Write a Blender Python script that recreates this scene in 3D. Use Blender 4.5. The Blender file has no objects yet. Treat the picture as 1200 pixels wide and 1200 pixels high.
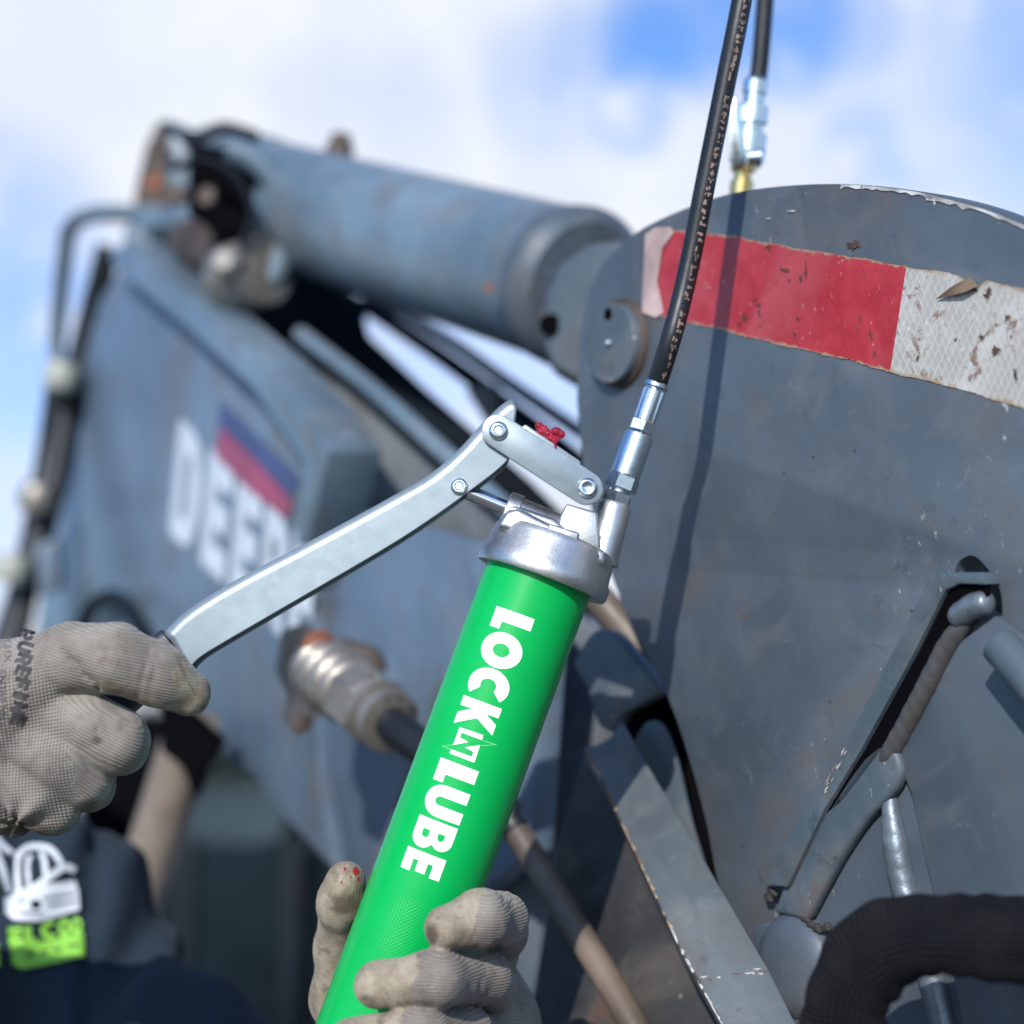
import bpy, bmesh, math, random
import numpy as np
from mathutils import Vector, Matrix
random.seed(7); rng = np.random.default_rng(7)
S = bpy.context.scene
COL = S.collection
# ------------------------------------------------------------------ camera
F = 2000.0                                   # focal length in 1200-wide photograph pixels
PITCH = math.radians(12.7)
CAMZ = 1.5
cd = bpy.data.cameras.new('camera'); cam = bpy.data.objects.new('camera', cd); COL.objects.link(cam)
cam.location = (0, 0, CAMZ); cam.rotation_euler = (math.pi/2 + PITCH, 0, 0)
cd.sensor_width = 36; cd.lens = F/1200*36; cd.clip_start = 0.02; cd.clip_end = 3000
cd.dof.use_dof = True; cd.dof.focus_distance = 0.905; cd.dof.aperture_fstop = 3.4
cd.dof.aperture_blades = 0
S.camera = cam
R3 = np.array(Matrix.Rotation(math.pi/2 + PITCH, 3, 'X')); T3 = np.array([0, 0, CAMZ])
def W(v):                                    # camera space -> world
    v = np.asarray(v, float); return v @ R3.T + T3
def Wd(v): return np.asarray(v, float) @ R3.T
def C(px, py, d):                            # camera-space point seen at a pixel, d metres deep
    return np.array([(px-600)/F*d, -(py-600)/F*d, -d])
def nrm(v): v = np.asarray(v, float); return v/np.linalg.norm(v)
# ------------------------------------------------------------------ sun, sky, exposure
SUN = nrm([.30, -.70, -.95])                 # direction light travels, camera space
sd = Wd(SUN)
sl = bpy.data.lights.new('sun', 'SUN'); sl.energy = 5.0; sl.angle = math.radians(.55); sl.color = (1, .96, .90)
so = bpy.data.objects.new('sun', sl); COL.objects.link(so); so.location = (0, -3, 6)
so.rotation_euler = Vector(sd).to_track_quat('-Z', 'Y').to_euler()
S.view_settings.view_transform = 'Standard'; S.view_settings.look = 'None'
S.view_settings.exposure = 0; S.view_settings.gamma = 1; S.view_settings.use_curve_mapping = False
S.render.engine = 'CYCLES'
S.cycles.max_bounces = 6

class NT:
    def __init__(s, tree): s.t = tree; s.L = tree.links
    def n(s, typ, props=None, **inp):
        nd = s.t.nodes.new(typ)
        for k, v in (props or {}).items(): setattr(nd, k, v)
        for k, v in inp.items():
            key = int(k[1:]) if k[0] == 'i' and k[1:].isdigit() else k.replace('_', ' ')
            sock = nd.inputs[key]
            if isinstance(v, bpy.types.NodeSocket): s.L.new(v, sock)
            else:
                if sock.type == 'RGBA' and isinstance(v, (tuple, list)) and len(v) == 3: v = (*v, 1)
                sock.default_value = v
        return nd
    def math(s, op, a, b=0.0, clamp=False):
        return s.n('ShaderNodeMath', {'operation': op, 'use_clamp': clamp}, i0=a, i1=b).outputs[0]
    def mix(s, f, a, b, blend='MIX'):
        nd = s.t.nodes.new('ShaderNodeMix'); nd.data_type = 'RGBA'; nd.blend_type = blend
        for i, v in ((0, f), (6, a), (7, b)):
            if isinstance(v, bpy.types.NodeSocket): s.L.new(v, nd.inputs[i])
            else: nd.inputs[i].default_value = (*v, 1) if isinstance(v, (tuple, list)) and len(v) == 3 else v
        return nd.outputs[2]
    def ramp(s, f, lo, hi, smooth=True):
        nd = s.n('ShaderNodeMapRange', {'interpolation_type': 'SMOOTHSTEP' if smooth else 'LINEAR'}, i0=f, i1=lo, i2=hi)
        return nd.outputs[0]
    def noise(s, vec, scale, detail=4, rough=.55, dist=0):
        return s.n('ShaderNodeTexNoise', Vector=vec, Scale=scale, Detail=detail, Roughness=rough, Distortion=dist).outputs[0]

w = bpy.data.worlds.new('World'); S.world = w; w.use_nodes = True
t = NT(w.node_tree); w.node_tree.nodes.clear()
sky = t.n('ShaderNodeTexSky', {'sky_type': 'NISHITA', 'sun_disc': False})
sky.sun_elevation = math.asin(-sd[2]); sky.sun_rotation = math.atan2(-sd[0], -sd[1]); sky.altitude = 300
sky.air_density = 1.0; sky.dust_density = .4; sky.ozone_density = 2.0
gen = t.n('ShaderNodeTexCoord').outputs['Generated']
def dirdot(px, py):
    c = Wd(nrm(C(px, py, 1)))
    return t.n('ShaderNodeVectorMath', {'operation': 'DOT_PRODUCT'}, i0=gen, i1=tuple(c)).outputs['Value']
# soft openings in the cloud cover
cover = t.noise(gen, 3.2, 4, .5, .4)
cover = t.ramp(cover, .52, .68)
blue = None
for px, py, rad, wt in ((772, 50, 72, 1), (745, 112, 55, .9), (850, 25, 62, .95), (930, 28, 72, .95), (1005, 35, 55, .6), (700, 80, 75, .55), (640, 95, 70, .35), (1010, 160, 45, .5), (1030, 215, 45, .55),
                        (30, 400, 120, .75), (-20, 300, 120, .6), (480, 130, 60, .18), (380, 110, 60, .15), (1120, 240, 60, .4), (20, 520, 70, .4),
                        (480, 400, 120, .5), (640, 450, 90, .5), (-250, 560, 200, .7), (1400, 20, 250, .8)):
    a = t.ramp(dirdot(px, py), math.cos(rad*1.55/F), math.cos(rad*.1/F))
    a = t.math('MULTIPLY', a, wt)
    blue = a if blue is None else t.math('MAXIMUM', blue, a)
wob = t.noise(gen, 26, 3, .5)
blue = t.math('MULTIPLY', blue, t.ramp(wob, .25, .50), True)
# the frame's window of sky is mostly cloud; elsewhere the noise decides
infr = t.ramp(dirdot(600, 420), math.cos(1000/F), math.cos(780/F))
cl = t.math('MAXIMUM', cover, infr)
cl = t.math('MULTIPLY', cl, t.math('SUBTRACT', 1.0, blue), True)
tone = t.noise(gen, 11, 4, .5)
ccol = t.mix(t.ramp(tone, .35, .65), (8.1, 8.7, 9.8), (9.3, 9.6, 10.3))
skyc = t.mix(1.0, sky.outputs[0], (1.5, 1.95, 2.6), 'MULTIPLY')
mixc = t.mix(cl, skyc, ccol)
bg = t.n('ShaderNodeBackground', Color=mixc, Strength=.10)
t.L.new(bg.outputs[0], t.n('ShaderNodeOutputWorld').inputs[0])

# ------------------------------------------------------------------ materials
def mat(name):
    m = bpy.data.materials.new(name); m.use_nodes = True; m.node_tree.nodes.clear()
    t = NT(m.node_tree); b = t.n('ShaderNodeBsdfPrincipled'); o = t.n('ShaderNodeOutputMaterial')
    t.L.new(b.outputs[0], o.inputs[0]); return m, t, b
def setin(t, b, **k):
    for key, v in k.items():
        s = b.inputs[key.replace('_', ' ')]
        if isinstance(v, bpy.types.NodeSocket): t.L.new(v, s)
        else: s.default_value = (*v, 1) if isinstance(v, (tuple, list)) and len(v) == 3 and s.type == 'RGBA' else v
def bump(t, h, strength, dist=.001, normal=None):
    nd = t.n('ShaderNodeBump', Height=h, Strength=strength, Distance=dist)
    if normal is not None: t.L.new(normal, nd.inputs['Normal'])
    return nd.outputs[0]
def simple(name, col, rough=.5, metal=0., nscale=60, var=.25, bmp=.15, spec=.5, coat=0., bdist=.0006):
    m, t, b = mat(name); v = t.n('ShaderNodeTexCoord').outputs['Object']
    n1 = t.noise(v, nscale, 5, .6); n2 = t.noise(v, nscale*.17, 3, .5)
    c = t.mix(t.ramp(n2, .3, .7), tuple(x*(1-var) for x in col), tuple(min(1, x*(1+var)) for x in col))
    c = t.mix(t.ramp(n1, .55, .8), c, tuple(x*(1-var*1.3) for x in col))
    r = t.math('ADD', t.math('MULTIPLY', n1, .22), rough-.11)
    setin(t, b, Base_Color=c, Roughness=r, Metallic=metal, Specular_IOR_Level=spec, Coat_Weight=coat, Coat_Roughness=.08,
          Normal=bump(t, n1, bmp, bdist))
    return m
def paint(name, col, rough=.42, rust=.5, scale=1., dust=.25, worn=.3, spec=.36):
    """weathered machine enamel: mottled, fine scratches, chips with rust, dust film"""
    m, t, b = mat(name); v = t.n('ShaderNodeTexCoord').outputs['Object']
    big = t.noise(v, 5*scale, 5, .6, .3); mid = t.noise(v, 22*scale, 6, .65, .5); fine = t.noise(v, 190*scale, 4, .6)
    c = t.mix(t.ramp(big, .3, .7), tuple(x*.70 for x in col), tuple(x*1.25 for x in col))
    c = t.mix(t.math('MULTIPLY', t.ramp(mid, .45, .75), dust), c, (.15, .155, .155))
    stain = t.math('MULTIPLY', t.ramp(t.noise(v, 9*scale, 6, .7, .8), .47, .68), .62)
    c = t.mix(stain, c, (.095, .082, .072))
    pt = t.ramp(t.noise(v, 55*scale, 5, .7, 1.2), .60, .68); c = t.mix(t.math('MULTIPLY', pt, .45), c, tuple(x*.5 for x in col))
    pl_ = t.ramp(t.noise(v, 31*scale, 5, .7, 2.), .62, .70); c = t.mix(t.math('MULTIPLY', pl_, .35), c, tuple(min(1, x*1.9) for x in col))
    # drips and smears
    st = t.n('ShaderNodeMapping', Vector=v, Scale=(40*scale, 40*scale, 5*scale)).outputs[0]
    streak = t.ramp(t.noise(st, 1.0, 4, .6), .58, .78)
    c = t.mix(t.math('MULTIPLY', streak, .35), c, tuple(x*.45 for x in col))
    # rust stains
    ru = t.math('MULTIPLY', t.ramp(t.noise(v, 14*scale, 5, .7, .6), .60, .74), t.ramp(mid, .42, .6))
    c = t.mix(t.math('MULTIPLY', ru, rust), c, (.13, .060, .033))
    # dark and pale specks
    vo = t.n('ShaderNodeTexVoronoi', Vector=v, Scale=75*scale, Randomness=1.)
    sp = t.math('MULTIPLY', t.ramp(vo.outputs['Distance'], .10, .04), t.ramp(t.noise(v, 30*scale, 2), .55, .62))
    c = t.mix(sp, c, (.035, .026, .022))
    # scratches
    sm = t.n('ShaderNodeMapping', Vector=v, Rotation=(.4, .9, .3), Scale=(9*scale, 260*scale, 120*scale)).outputs[0]
    sc = t.math('MULTIPLY', t.ramp(t.noise(sm, 1., 2, .5), .695, .75), t.ramp(t.noise(v, 9*scale, 2), .5, .6))
    c = t.mix(t.math('MULTIPLY', sc, worn), c, (.38, .38, .37))
    r = t.math('ADD', t.math('MULTIPLY', mid, .30), rough-.13)
    h = t.math('ADD', t.math('MULTIPLY', mid, .5), t.math('MULTIPLY', fine, .18))
    h = t.math('SUBTRACT', h, t.math('MULTIPLY', ru, .25))
    setin(t, b, Base_Color=c, Roughness=r, Specular_IOR_Level=spec, Normal=bump(t, h, .35, .0012))
    return m
def metal(name, col, rough=.3, mt=1., nscale=140, bmp=.12, spangle=0., grime=.0):
    m, t, b = mat(name); v = t.n('ShaderNodeTexCoord').outputs['Object']
    n1 = t.noise(v, nscale, 5, .6); n2 = t.noise(v, nscale*.12, 4, .6)
    c = t.mix(t.ramp(n2, .35, .65), tuple(x*.88 for x in col), col)
    if spangle:
        vo = t.n('ShaderNodeTexVoronoi', Vector=v, Scale=170.)
        g = t.n('ShaderNodeSeparateColor', Color=vo.outputs['Color']).outputs[0]
        c = t.mix(t.math('MULTIPLY', g, spangle), c, tuple(x*.70 for x in col))
    if grime: c = t.mix(t.math('MULTIPLY', t.ramp(t.noise(v, 60, 5, .7), .5, .7), grime), c, (.09, .075, .06))
    r = t.math('ADD', t.math('MULTIPLY', n1, .2), t.math('ADD', t.math('MULTIPLY', n2, .12), rough-.16))
    setin(t, b, Base_Color=c, Roughness=r, Metallic=mt, Normal=bump(t, n1, bmp, .0004))
    return m
M = {}
M['paint'] = paint('machine_paint', (.070, .090, .114), rough=.45, dust=.4, rust=.8, worn=.6)
M['paint_worn'] = paint('machine_paint_worn', (.066, .090, .112), rough=.46, rust=.8, dust=.45, worn=.8)
M['boom'] = paint('boom_paint', (.098, .146, .205), rough=.40, scale=.6, dust=.45)
M['boom_grey'] = paint('boom_paint_dusty', (.105, .122, .132), rough=.5, scale=.6, dust=.8)
M['cylpaint'] = paint('cylinder_paint', (.112, .165, .212), rough=.30, scale=.8, dust=.6)
M['frame_dark'] = simple('black_paint_and_bay_shade', (.005, .008, .013), .6, 0, 20, .4, .2, spec=.12)  # black paint; also carries the cylinder's shadow on the bay plate
M['black'] = simple('black_rubber', (.009, .011, .015), .42, 0, 200, .3, .2, spec=.35)
M['steel'] = metal('bare_steel', (.62, .63, .64), .30, grime=.5)
M['zinc'] = metal('galvanised_steel', (.265, .315, .345), .38, mt=.45, spangle=.35, bmp=.05)
M['plated'] = metal('zinc_plated_steel', (.62, .69, .73), .26, nscale=220, bmp=.12)
M['cast'] = metal('cast_aluminium', (.55, .55, .54), .42, nscale=600, bmp=.3)
M['chrome'] = metal('chrome', (.8, .8, .82), .12, bmp=.02)
M['brass'] = metal('brass', (.72, .52, .22), .28, grime=.2)
M['fitting'] = metal('dusty_fitting_steel', (.30, .275, .24), .46, mt=.7, grime=.85)
M['rust'] = simple('rusty_iron', (.055, .038, .030), .7, .1, 120, .5, .6)
M['rust_orange'] = simple('orange_rust', (.17, .058, .028), .8, 0, 150, .5, .6)
M['rod'] = simple('brown_greasy_rod', (.125, .095, .072), .5, 0, 90, .4, .4)
M['weld'] = metal('weld_steel', (.17, .20, .23), .40, mt=.55, nscale=160, bmp=1., grime=.35)
M['weld_grey'] = metal('weld_painted', (.085, .085, .088), .5, mt=.35, nscale=160, bmp=1., grime=.7)
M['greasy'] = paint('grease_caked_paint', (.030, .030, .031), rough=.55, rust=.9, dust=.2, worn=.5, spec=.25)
M['rail'] = paint('rail_paint', (.080, .098, .108), rough=.48, rust=.5, dust=.7, worn=.6)
M['shade_black'] = simple('painted_shade_black', (.003, .003, .004), .9, 0, 60, .3, .2, spec=.02)  # near-black colour paints shade into gaps, holes and shaded parts
M['hoodie'] = None
M['white_print'] = simple('white_print', (.62, .66, .70), .65, 0, 400, .12, .2)
M['lime_print'] = simple('lime_print', (.24, .55, .06), .65, 0, 400, .15, .2)
M['dark_print'] = simple('dark_print', (.02, .025, .03), .7, 0, 400, .12, .2)
M['ink'] = simple('faded_black_ink', (.045, .040, .042), .8, 0, 900, .6, .5)
M['ink_faint'] = simple('faint_ink', (.10, .092, .090), .8, 0, 900, .6, .5)
M['letter'] = simple('white_letter_print', (.80, .84, .86), .32, 0, 300, .04, .02)
M['letter_pale'] = simple('pale_green_print', (.14, .55, .20), .32, 0, 300, .04, .02)
M['decal_white'] = simple('boom_white_vinyl', (.50, .55, .60), .45, 0, 50, .12, .05)
M['decal_navy'] = simple('boom_navy_vinyl', (.025, .035, .12), .4, 0, 50, .2, .05)
M['decal_red'] = simple('boom_red_vinyl', (.27, .022, .065), .4, 0, 50, .2, .05)
M['hose_print'] = simple('rusty_hose_print', (.20, .135, .105), .7, 0, 300, .5, .2)
M['grip'] = simple('navy_grip_rubber', (.012, .016, .032), .45, 0, 200, .2, .2)
M['tan_post'] = simple('muddy_strut', (.17, .14, .115), .6, 0, 18, .7, .3)
M['pale_fit'] = simple('pale_hose_clamp', (.27, .28, .25), .45, 0, 50, .2, .2)
M['skin'] = simple('skin', (.42, .25, .18), .5, 0, 150, .12, .2)
M['trouser'] = simple('dark_trouser_cloth', (.02, .024, .03), .9, 0, 200, .3, .3)
M['hair'] = simple('brown_hair', (.04, .025, .015), .6, 0, 200, .4, .5)
M['eye'] = simple('eye_white', (.7, .7, .68), .2, 0, 50, .05, 0)

def green_mat():
    m, t, b = mat('green_barrel_enamel'); v = t.n('ShaderNodeTexCoord').outputs['Object']
    at = t.n('ShaderNodeAttribute', {'attribute_name': 'cyl'}).outputs['Vector']
    sep = t.n('ShaderNodeSeparateXYZ', Vector=at); a, s = sep.outputs[0], sep.outputs[1]   # arc and length, mm
    k1 = t.math('SINE', t.math('MULTIPLY', t.math('ADD', a, s), 2*math.pi/2.3))
    k2 = t.math('SINE', t.math('MULTIPLY', t.math('SUBTRACT', s, a), 2*math.pi/2.3))
    kn = t.math('ADD', t.ramp(k1, .3, 1.), t.ramp(k2, .3, 1.))
    band = t.math('MULTIPLY', t.ramp(s, 187, 192), t.ramp(s, 222, 214))
    kn = t.math('MULTIPLY', kn, band)
    n = t.noise(v, 40, 3, .5); n2 = t.noise(v, 700, 2)
    c = t.mix(n, (.0012, .33, .064), (.0015, .38, .076))
    sc = t.ramp(t.noise(v, 320, 3, .7), .74, .80)
    c = t.mix(t.math('MULTIPLY', sc, .35), c, (.25, .45, .2))
    h = t.math('ADD', kn, t.math('MULTIPLY', n2, .03))
    setin(t, b, Base_Color=c, Roughness=t.math('ADD', .24, t.math('MULTIPLY', t.noise(v, 55, 5, .65, .5), .13)), Specular_IOR_Level=.28, Normal=bump(t, h, .22, .00035))
    return m
M['green'] = green_mat()

def tape_mat(name, red):
    m, t, b = mat(name); uv = t.n('ShaderNodeAttribute', {'attribute_name': 'tape'}).outputs['Vector']
    obj = t.n('ShaderNodeTexCoord').outputs['Object']
    sx = t.n('ShaderNodeSeparateXYZ', Vector=uv); x, y = sx.outputs[0], sx.outputs[1]      # mm
    p = 5.2
    d1 = t.math('PINGPONG', t.math('ADD', x, t.math('MULTIPLY', y, .58)), p/2)
    d2 = t.math('PINGPONG', t.math('SUBTRACT', x, t.math('MULTIPLY', y, .58)), p/2)
    mn = t.math('MINIMUM', d1, d2); cell = t.ramp(mn, .0, .7)
    edge = t.n('ShaderNodeAttribute', {'attribute_name': 'edge'}).outputs['Fac']
    nz = t.noise(obj, 130, 6, .72, .5); nb = t.noise(obj, 34, 4, .6, .4)
    if red:
        c = t.mix(t.ramp(nb, .35, .65), (.30, .009, .014), (.38, .024, .030))
        c = t.mix(t.math('MULTIPLY', t.math('SUBTRACT', 1., cell), .10), c, (.25, .01, .02))
        c = t.mix(t.math('MULTIPLY', t.ramp(t.noise(obj, 16, 3), .42, .60), .42), c, (.34, .065, .075))
        dcol = (.075, .022, .018)
        dirt = t.math('MULTIPLY', t.ramp(nz, .55, .63), t.ramp(nb, .50, .58))
    else:
        c = t.mix(t.ramp(nb, .35, .65), (.32, .30, .265), (.41, .40, .37))
        c = t.mix(t.math('MULTIPLY', t.math('SUBTRACT', 1., cell), .45), c, (.56, .56, .53))
        dcol = (.15, .075, .04)
        dirt = t.math('MULTIPLY', t.ramp(nz, .50, .59), t.ramp(nb, .44, .54))
    c = t.mix(t.math('MULTIPLY', dirt, .85), c, dcol)
    sm = t.n('ShaderNodeMapping', Vector=obj, Rotation=(.2, .5, .9), Scale=(25, 300, 200)).outputs[0]
    c = t.mix(t.math('MULTIPLY', t.ramp(t.noise(sm, 1., 2), .66, .74), .3), c, (.55, .35, .35) if red else (.75, .75, .73))
    er = t.ramp(t.math('ADD', edge, t.math('MULTIPLY', t.math('SUBTRACT', nz, .5), 2.6)), .55, .95)
    c = t.mix(t.math('MULTIPLY', er, .9), c, (.30, .21, .12))
    setin(t, b, Base_Color=c, Roughness=.33, Specular_IOR_Level=.5, Normal=bump(t, t.math('ADD', t.math('MULTIPLY', cell, .4), nz), .35, .0004))
    return m
M['tape_red'] = tape_mat('reflective_tape_red', True); M['tape_white'] = tape_mat('reflective_tape_white', False)

def glove_mat():
    m, t, b = mat('knit_glove'); v = t.n('ShaderNodeTexCoord').outputs['Object']
    kn = t.n('ShaderNodeAttribute', {'attribute_name': 'knit'}).outputs['Vector']
    sx = t.n('ShaderNodeSeparateXYZ', Vector=kn); x, y, mesh_ = sx.outputs     # mm across, mm along, 1 on the back
    lat = t.math('SINE', t.math('MULTIPLY', x, 2*math.pi/1.55)); alo = t.math('SINE', t.math('MULTIPLY', y, 2*math.pi/1.3))
    k2 = t.n('ShaderNodeSeparateXYZ', Vector=t.n('ShaderNodeAttribute', {'attribute_name': 'net'}).outputs['Vector']); x2, y2 = k2.outputs[0], k2.outputs[1]
    lat2 = t.math('SINE', t.math('MULTIPLY', t.math('ADD', x2, t.math('MULTIPLY', y2, .25)), 2*math.pi/1.75))
    alo2 = t.math('SINE', t.math('MULTIPLY', t.math('SUBTRACT', y2, t.math('MULTIPLY', x2, .25)), 2*math.pi/1.75))
    rib = t.math('ADD', lat, t.math('MULTIPLY', alo, .28))
    net = t.math('MULTIPLY', t.math('ADD', lat2, alo2), .9)
    h = t.n('ShaderNodeMix', {'data_type': 'FLOAT'}, i0=mesh_, i2=rib, i3=net).outputs[0]
    coat = t.n('ShaderNodeAttribute', {'attribute_name': 'coat'}).outputs['Fac']
    big = t.noise(v, 26, 4, .6, .3); mid = t.noise(v, 90, 5, .65); fin = t.noise(v, 900, 3, .6)
    c = t.mix(t.ramp(big, .35, .65), (.175, .150, .127), (.268, .238, .204))
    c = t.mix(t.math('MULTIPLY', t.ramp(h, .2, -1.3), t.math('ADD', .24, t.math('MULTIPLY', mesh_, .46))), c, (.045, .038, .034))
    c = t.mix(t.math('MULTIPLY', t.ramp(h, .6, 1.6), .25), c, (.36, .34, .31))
    c = t.mix(t.math('MULTIPLY', t.ramp(mid, .52, .72), .5), c, (.115, .082, .058))
    cc = t.mix(t.ramp(t.noise(v, 60, 6, .7), .35, .65), (.180, .142, .100), (.310, .265, .200))
    cc = t.mix(t.math('MULTIPLY', t.ramp(t.noise(v, 200, 4, .7, 1.), .55, .7), .55), cc, (.10, .066, .040))
    cm = t.ramp(t.math('ADD', coat, t.math('MULTIPLY', t.math('SUBTRACT', mid, .5), .8)), .35, .60)
    cc = t.mix(t.math('MULTIPLY', t.ramp(t.noise(v, 48, 5, .7, .8), .52, .66), .6), cc, (.085, .056, .036))
    c = t.mix(cm, c, cc)
    drt = t.n('ShaderNodeAttribute', {'attribute_name': 'dirt'}).outputs['Fac']
    c = t.mix(t.math('MULTIPLY', t.ramp(t.math('ADD', drt, t.math('MULTIPLY', t.math('SUBTRACT', mid, .5), 1.3)), .3, .85), .85), c, (.060, .040, .027))
    c = t.mix(t.math('MULTIPLY', t.ramp(t.noise(v, 38, 6, .75, .6), .56, .72), .45), c, (.07, .058, .048))
    hh = t.math('ADD', t.math('MULTIPLY', h, t.math('SUBTRACT', .42, t.math('MULTIPLY', cm, .33))), t.math('MULTIPLY', fin, .35))
    hh = t.math('ADD', hh, t.math('MULTIPLY', mid, .8))
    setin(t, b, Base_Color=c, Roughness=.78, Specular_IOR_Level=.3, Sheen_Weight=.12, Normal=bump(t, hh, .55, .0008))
    return m
M['glove'] = glove_mat()
def cloth_mat():
    m, t, b = mat('navy_sweatshirt_cloth'); v = t.n('ShaderNodeTexCoord').outputs['Object']
    n1 = t.noise(v, 700, 3, .6); n2 = t.noise(v, 7, 4, .6)
    c = t.mix(n2, (.014, .024, .036), (.024, .037, .052))
    setin(t, b, Base_Color=c, Roughness=.92, Sheen_Weight=.03, Sheen_Roughness=.5, Specular_IOR_Level=.1, Normal=bump(t, n1, .5, .0008))
    return m
M['hoodie'] = cloth_mat()
def sleeve_mat():
    m, t, b = mat('woven_hose_sleeve'); v = t.n('ShaderNodeAttribute', {'attribute_name': 'weave'}).outputs['Vector']
    ob = t.n('ShaderNodeTexCoord').outputs['Object']
    sx = t.n('ShaderNodeSeparateXYZ', Vector=v)
    h = t.math('ADD', t.math('SINE', t.math('MULTIPLY', sx.outputs[0], 2*math.pi/2.9)), t.math('SINE', t.math('MULTIPLY', sx.outputs[1], 2*math.pi/2.2)))
    n = t.noise(ob, 30, 5, .65, .4)
    c = t.mix(t.ramp(n, .35, .7), (.004, .005, .0075), (.013, .0118, .0135))
    c = t.mix(t.math('MULTIPLY', t.ramp(h, .5, 2.), .6), c, (.030, .029, .032))
    setin(t, b, Base_Color=c, Roughness=.8, Specular_IOR_Level=.15, Normal=bump(t, h, .9, .0008))
    return m
M['sleeve'] = sleeve_mat()
def ground_mat():
    m, t, b = mat('gravel_yard'); v = t.n('ShaderNodeTexCoord').outputs['Object']
    n1 = t.noise(v, .6, 6, .6); n2 = t.noise(v, 35, 5, .7)
    c = t.mix(n1, (.12, .11, .10), (.22, .20, .18)); c = t.mix(t.ramp(n2, .4, .7), c, (.07, .065, .06))
    setin(t, b, Base_Color=c, Roughness=.9, Normal=bump(t, n2, .8, .02)); return m
M['ground'] = ground_mat()
def glass_red():
    m, t, b = mat('red_grease'); v = t.n('ShaderNodeTexCoord').outputs['Object']
    setin(t, b, Base_Color=(.75, .03, .08), Roughness=.05, Transmission_Weight=.8, IOR=1.48, Specular_IOR_Level=.8,
          Subsurface_Weight=0., Normal=bump(t, t.noise(v, 300, 2), .2, .0003)); return m
M['grease'] = glass_red()

# ------------------------------------------------------------------ mesh helpers (all take camera-space points)
def link(o, parent=None):
    COL.objects.link(o)
    if parent is not None:
        o.location = Vector(o.location) - Vector(parent['_w']); o.parent = parent
    o['_w'] = tuple(Vector(o.location) + (Vector(parent['_w']) if parent is not None else Vector((0, 0, 0))))
    return o
def mk(name, verts, faces, m, parent=None, bev=0, seg=2, smooth=True, angle=40, attrs=None, world=False, label=None, recalc=True, dist=None):
    V = np.asarray(verts, float) if world else W(verts)
    c = (V.min(0)+V.max(0))/2
    me = bpy.data.meshes.new(name); me.from_pydata([tuple(x) for x in (V-c)], [], [tuple(int(i) for i in f) for f in faces])
    for an, arr in (attrs or {}).items():
        arr = np.asarray(arr, np.float32)
        if arr.ndim == 1:
            a = me.attributes.new(an, 'FLOAT', 'POINT'); a.data.foreach_set('value', arr)
        else:
            a = me.attributes.new(an, 'FLOAT_VECTOR', 'POINT'); a.data.foreach_set('vector', arr.ravel())
    if bev or recalc:
        bm = bmesh.new(); bm.from_mesh(me)
        if recalc: bmesh.ops.recalc_face_normals(bm, faces=bm.faces)
        if bev:
            es = [e for e in bm.edges if len(e.link_faces) == 2 and e.calc_face_angle(0) > math.radians(28)]
            bmesh.ops.bevel(bm, geom=es, offset=bev, segments=seg, affect='EDGES', profile=.5, clamp_overlap=True)
        bm.to_mesh(me); bm.free()
    if smooth:
        me.polygons.foreach_set('use_smooth', [True]*len(me.polygons)); me.set_sharp_from_angle(angle=math.radians(angle))
    if m is not None: me.materials.append(m)
    o = bpy.data.objects.new(name, me); o.location = c
    if label: o['label'] = label
    return link(o, parent)
def empty(name, p, label, cat, group=None):
    o = bpy.data.objects.new(name, None); o.location = W(p); o.empty_display_size = .05
    COL.objects.link(o); o['_w'] = tuple(o.location); o['label'] = label; o['category'] = cat
    if group: o['group'] = group
    return o
def tag(o, label=None, cat=None, kind=None, group=None):
    for k, v in (('label', label), ('category', cat), ('kind', kind), ('group', group)):
        if v: o[k] = v
    return o
def frame_of(ax):
    ax = nrm(ax); h = np.array([0, 0, 1.]) if abs(ax[2]) < .9 else np.array([1., 0, 0])
    u = nrm(np.cross(h, ax)); return ax, u, np.cross(ax, u)
def lathe(name, p0, ax, prof, m, parent=None, seg=48, rot=0., cap=True, squash=None, **k):
    """prof: list of (distance along axis, radius)"""
    ax, u, v = frame_of(ax); p0 = np.asarray(p0, float); V = []; Fc = []
    for (s, r) in prof:
        for i in range(seg):
            a = 2*math.pi*i/seg + rot; rr = r*(squash(a, s) if squash else 1)
            V.append(p0 + ax*s + rr*(math.cos(a)*u + math.sin(a)*v))
    for j in range(len(prof)-1):
        for i in range(seg):
            a = j*seg+i; b = j*seg+(i+1) % seg; Fc.append((a, b, b+seg, a+seg))
    if cap:
        Fc.append(tuple(range(seg))[::-1]); n = (len(prof)-1)*seg; Fc.append(tuple(range(n, n+seg)))
    return mk(name, V, Fc, m, parent, **k)
def catmull(P, n=8):
    P = [np.asarray(p, float) for p in P]; Q = [2*P[0]-P[1]]+P+[2*P[-1]-P[-2]]; out = []
    for i in range(1, len(Q)-2):
        for j in range(n):
            t_ = j/n; a, b, c, d = Q[i-1], Q[i], Q[i+1], Q[i+2]
            out.append(.5*((2*b)+(c-a)*t_+(2*a-5*b+4*c-d)*t_**2+(3*b-a-3*c+d)*t_**3))
    out.append(P[-1]); return out
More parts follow.
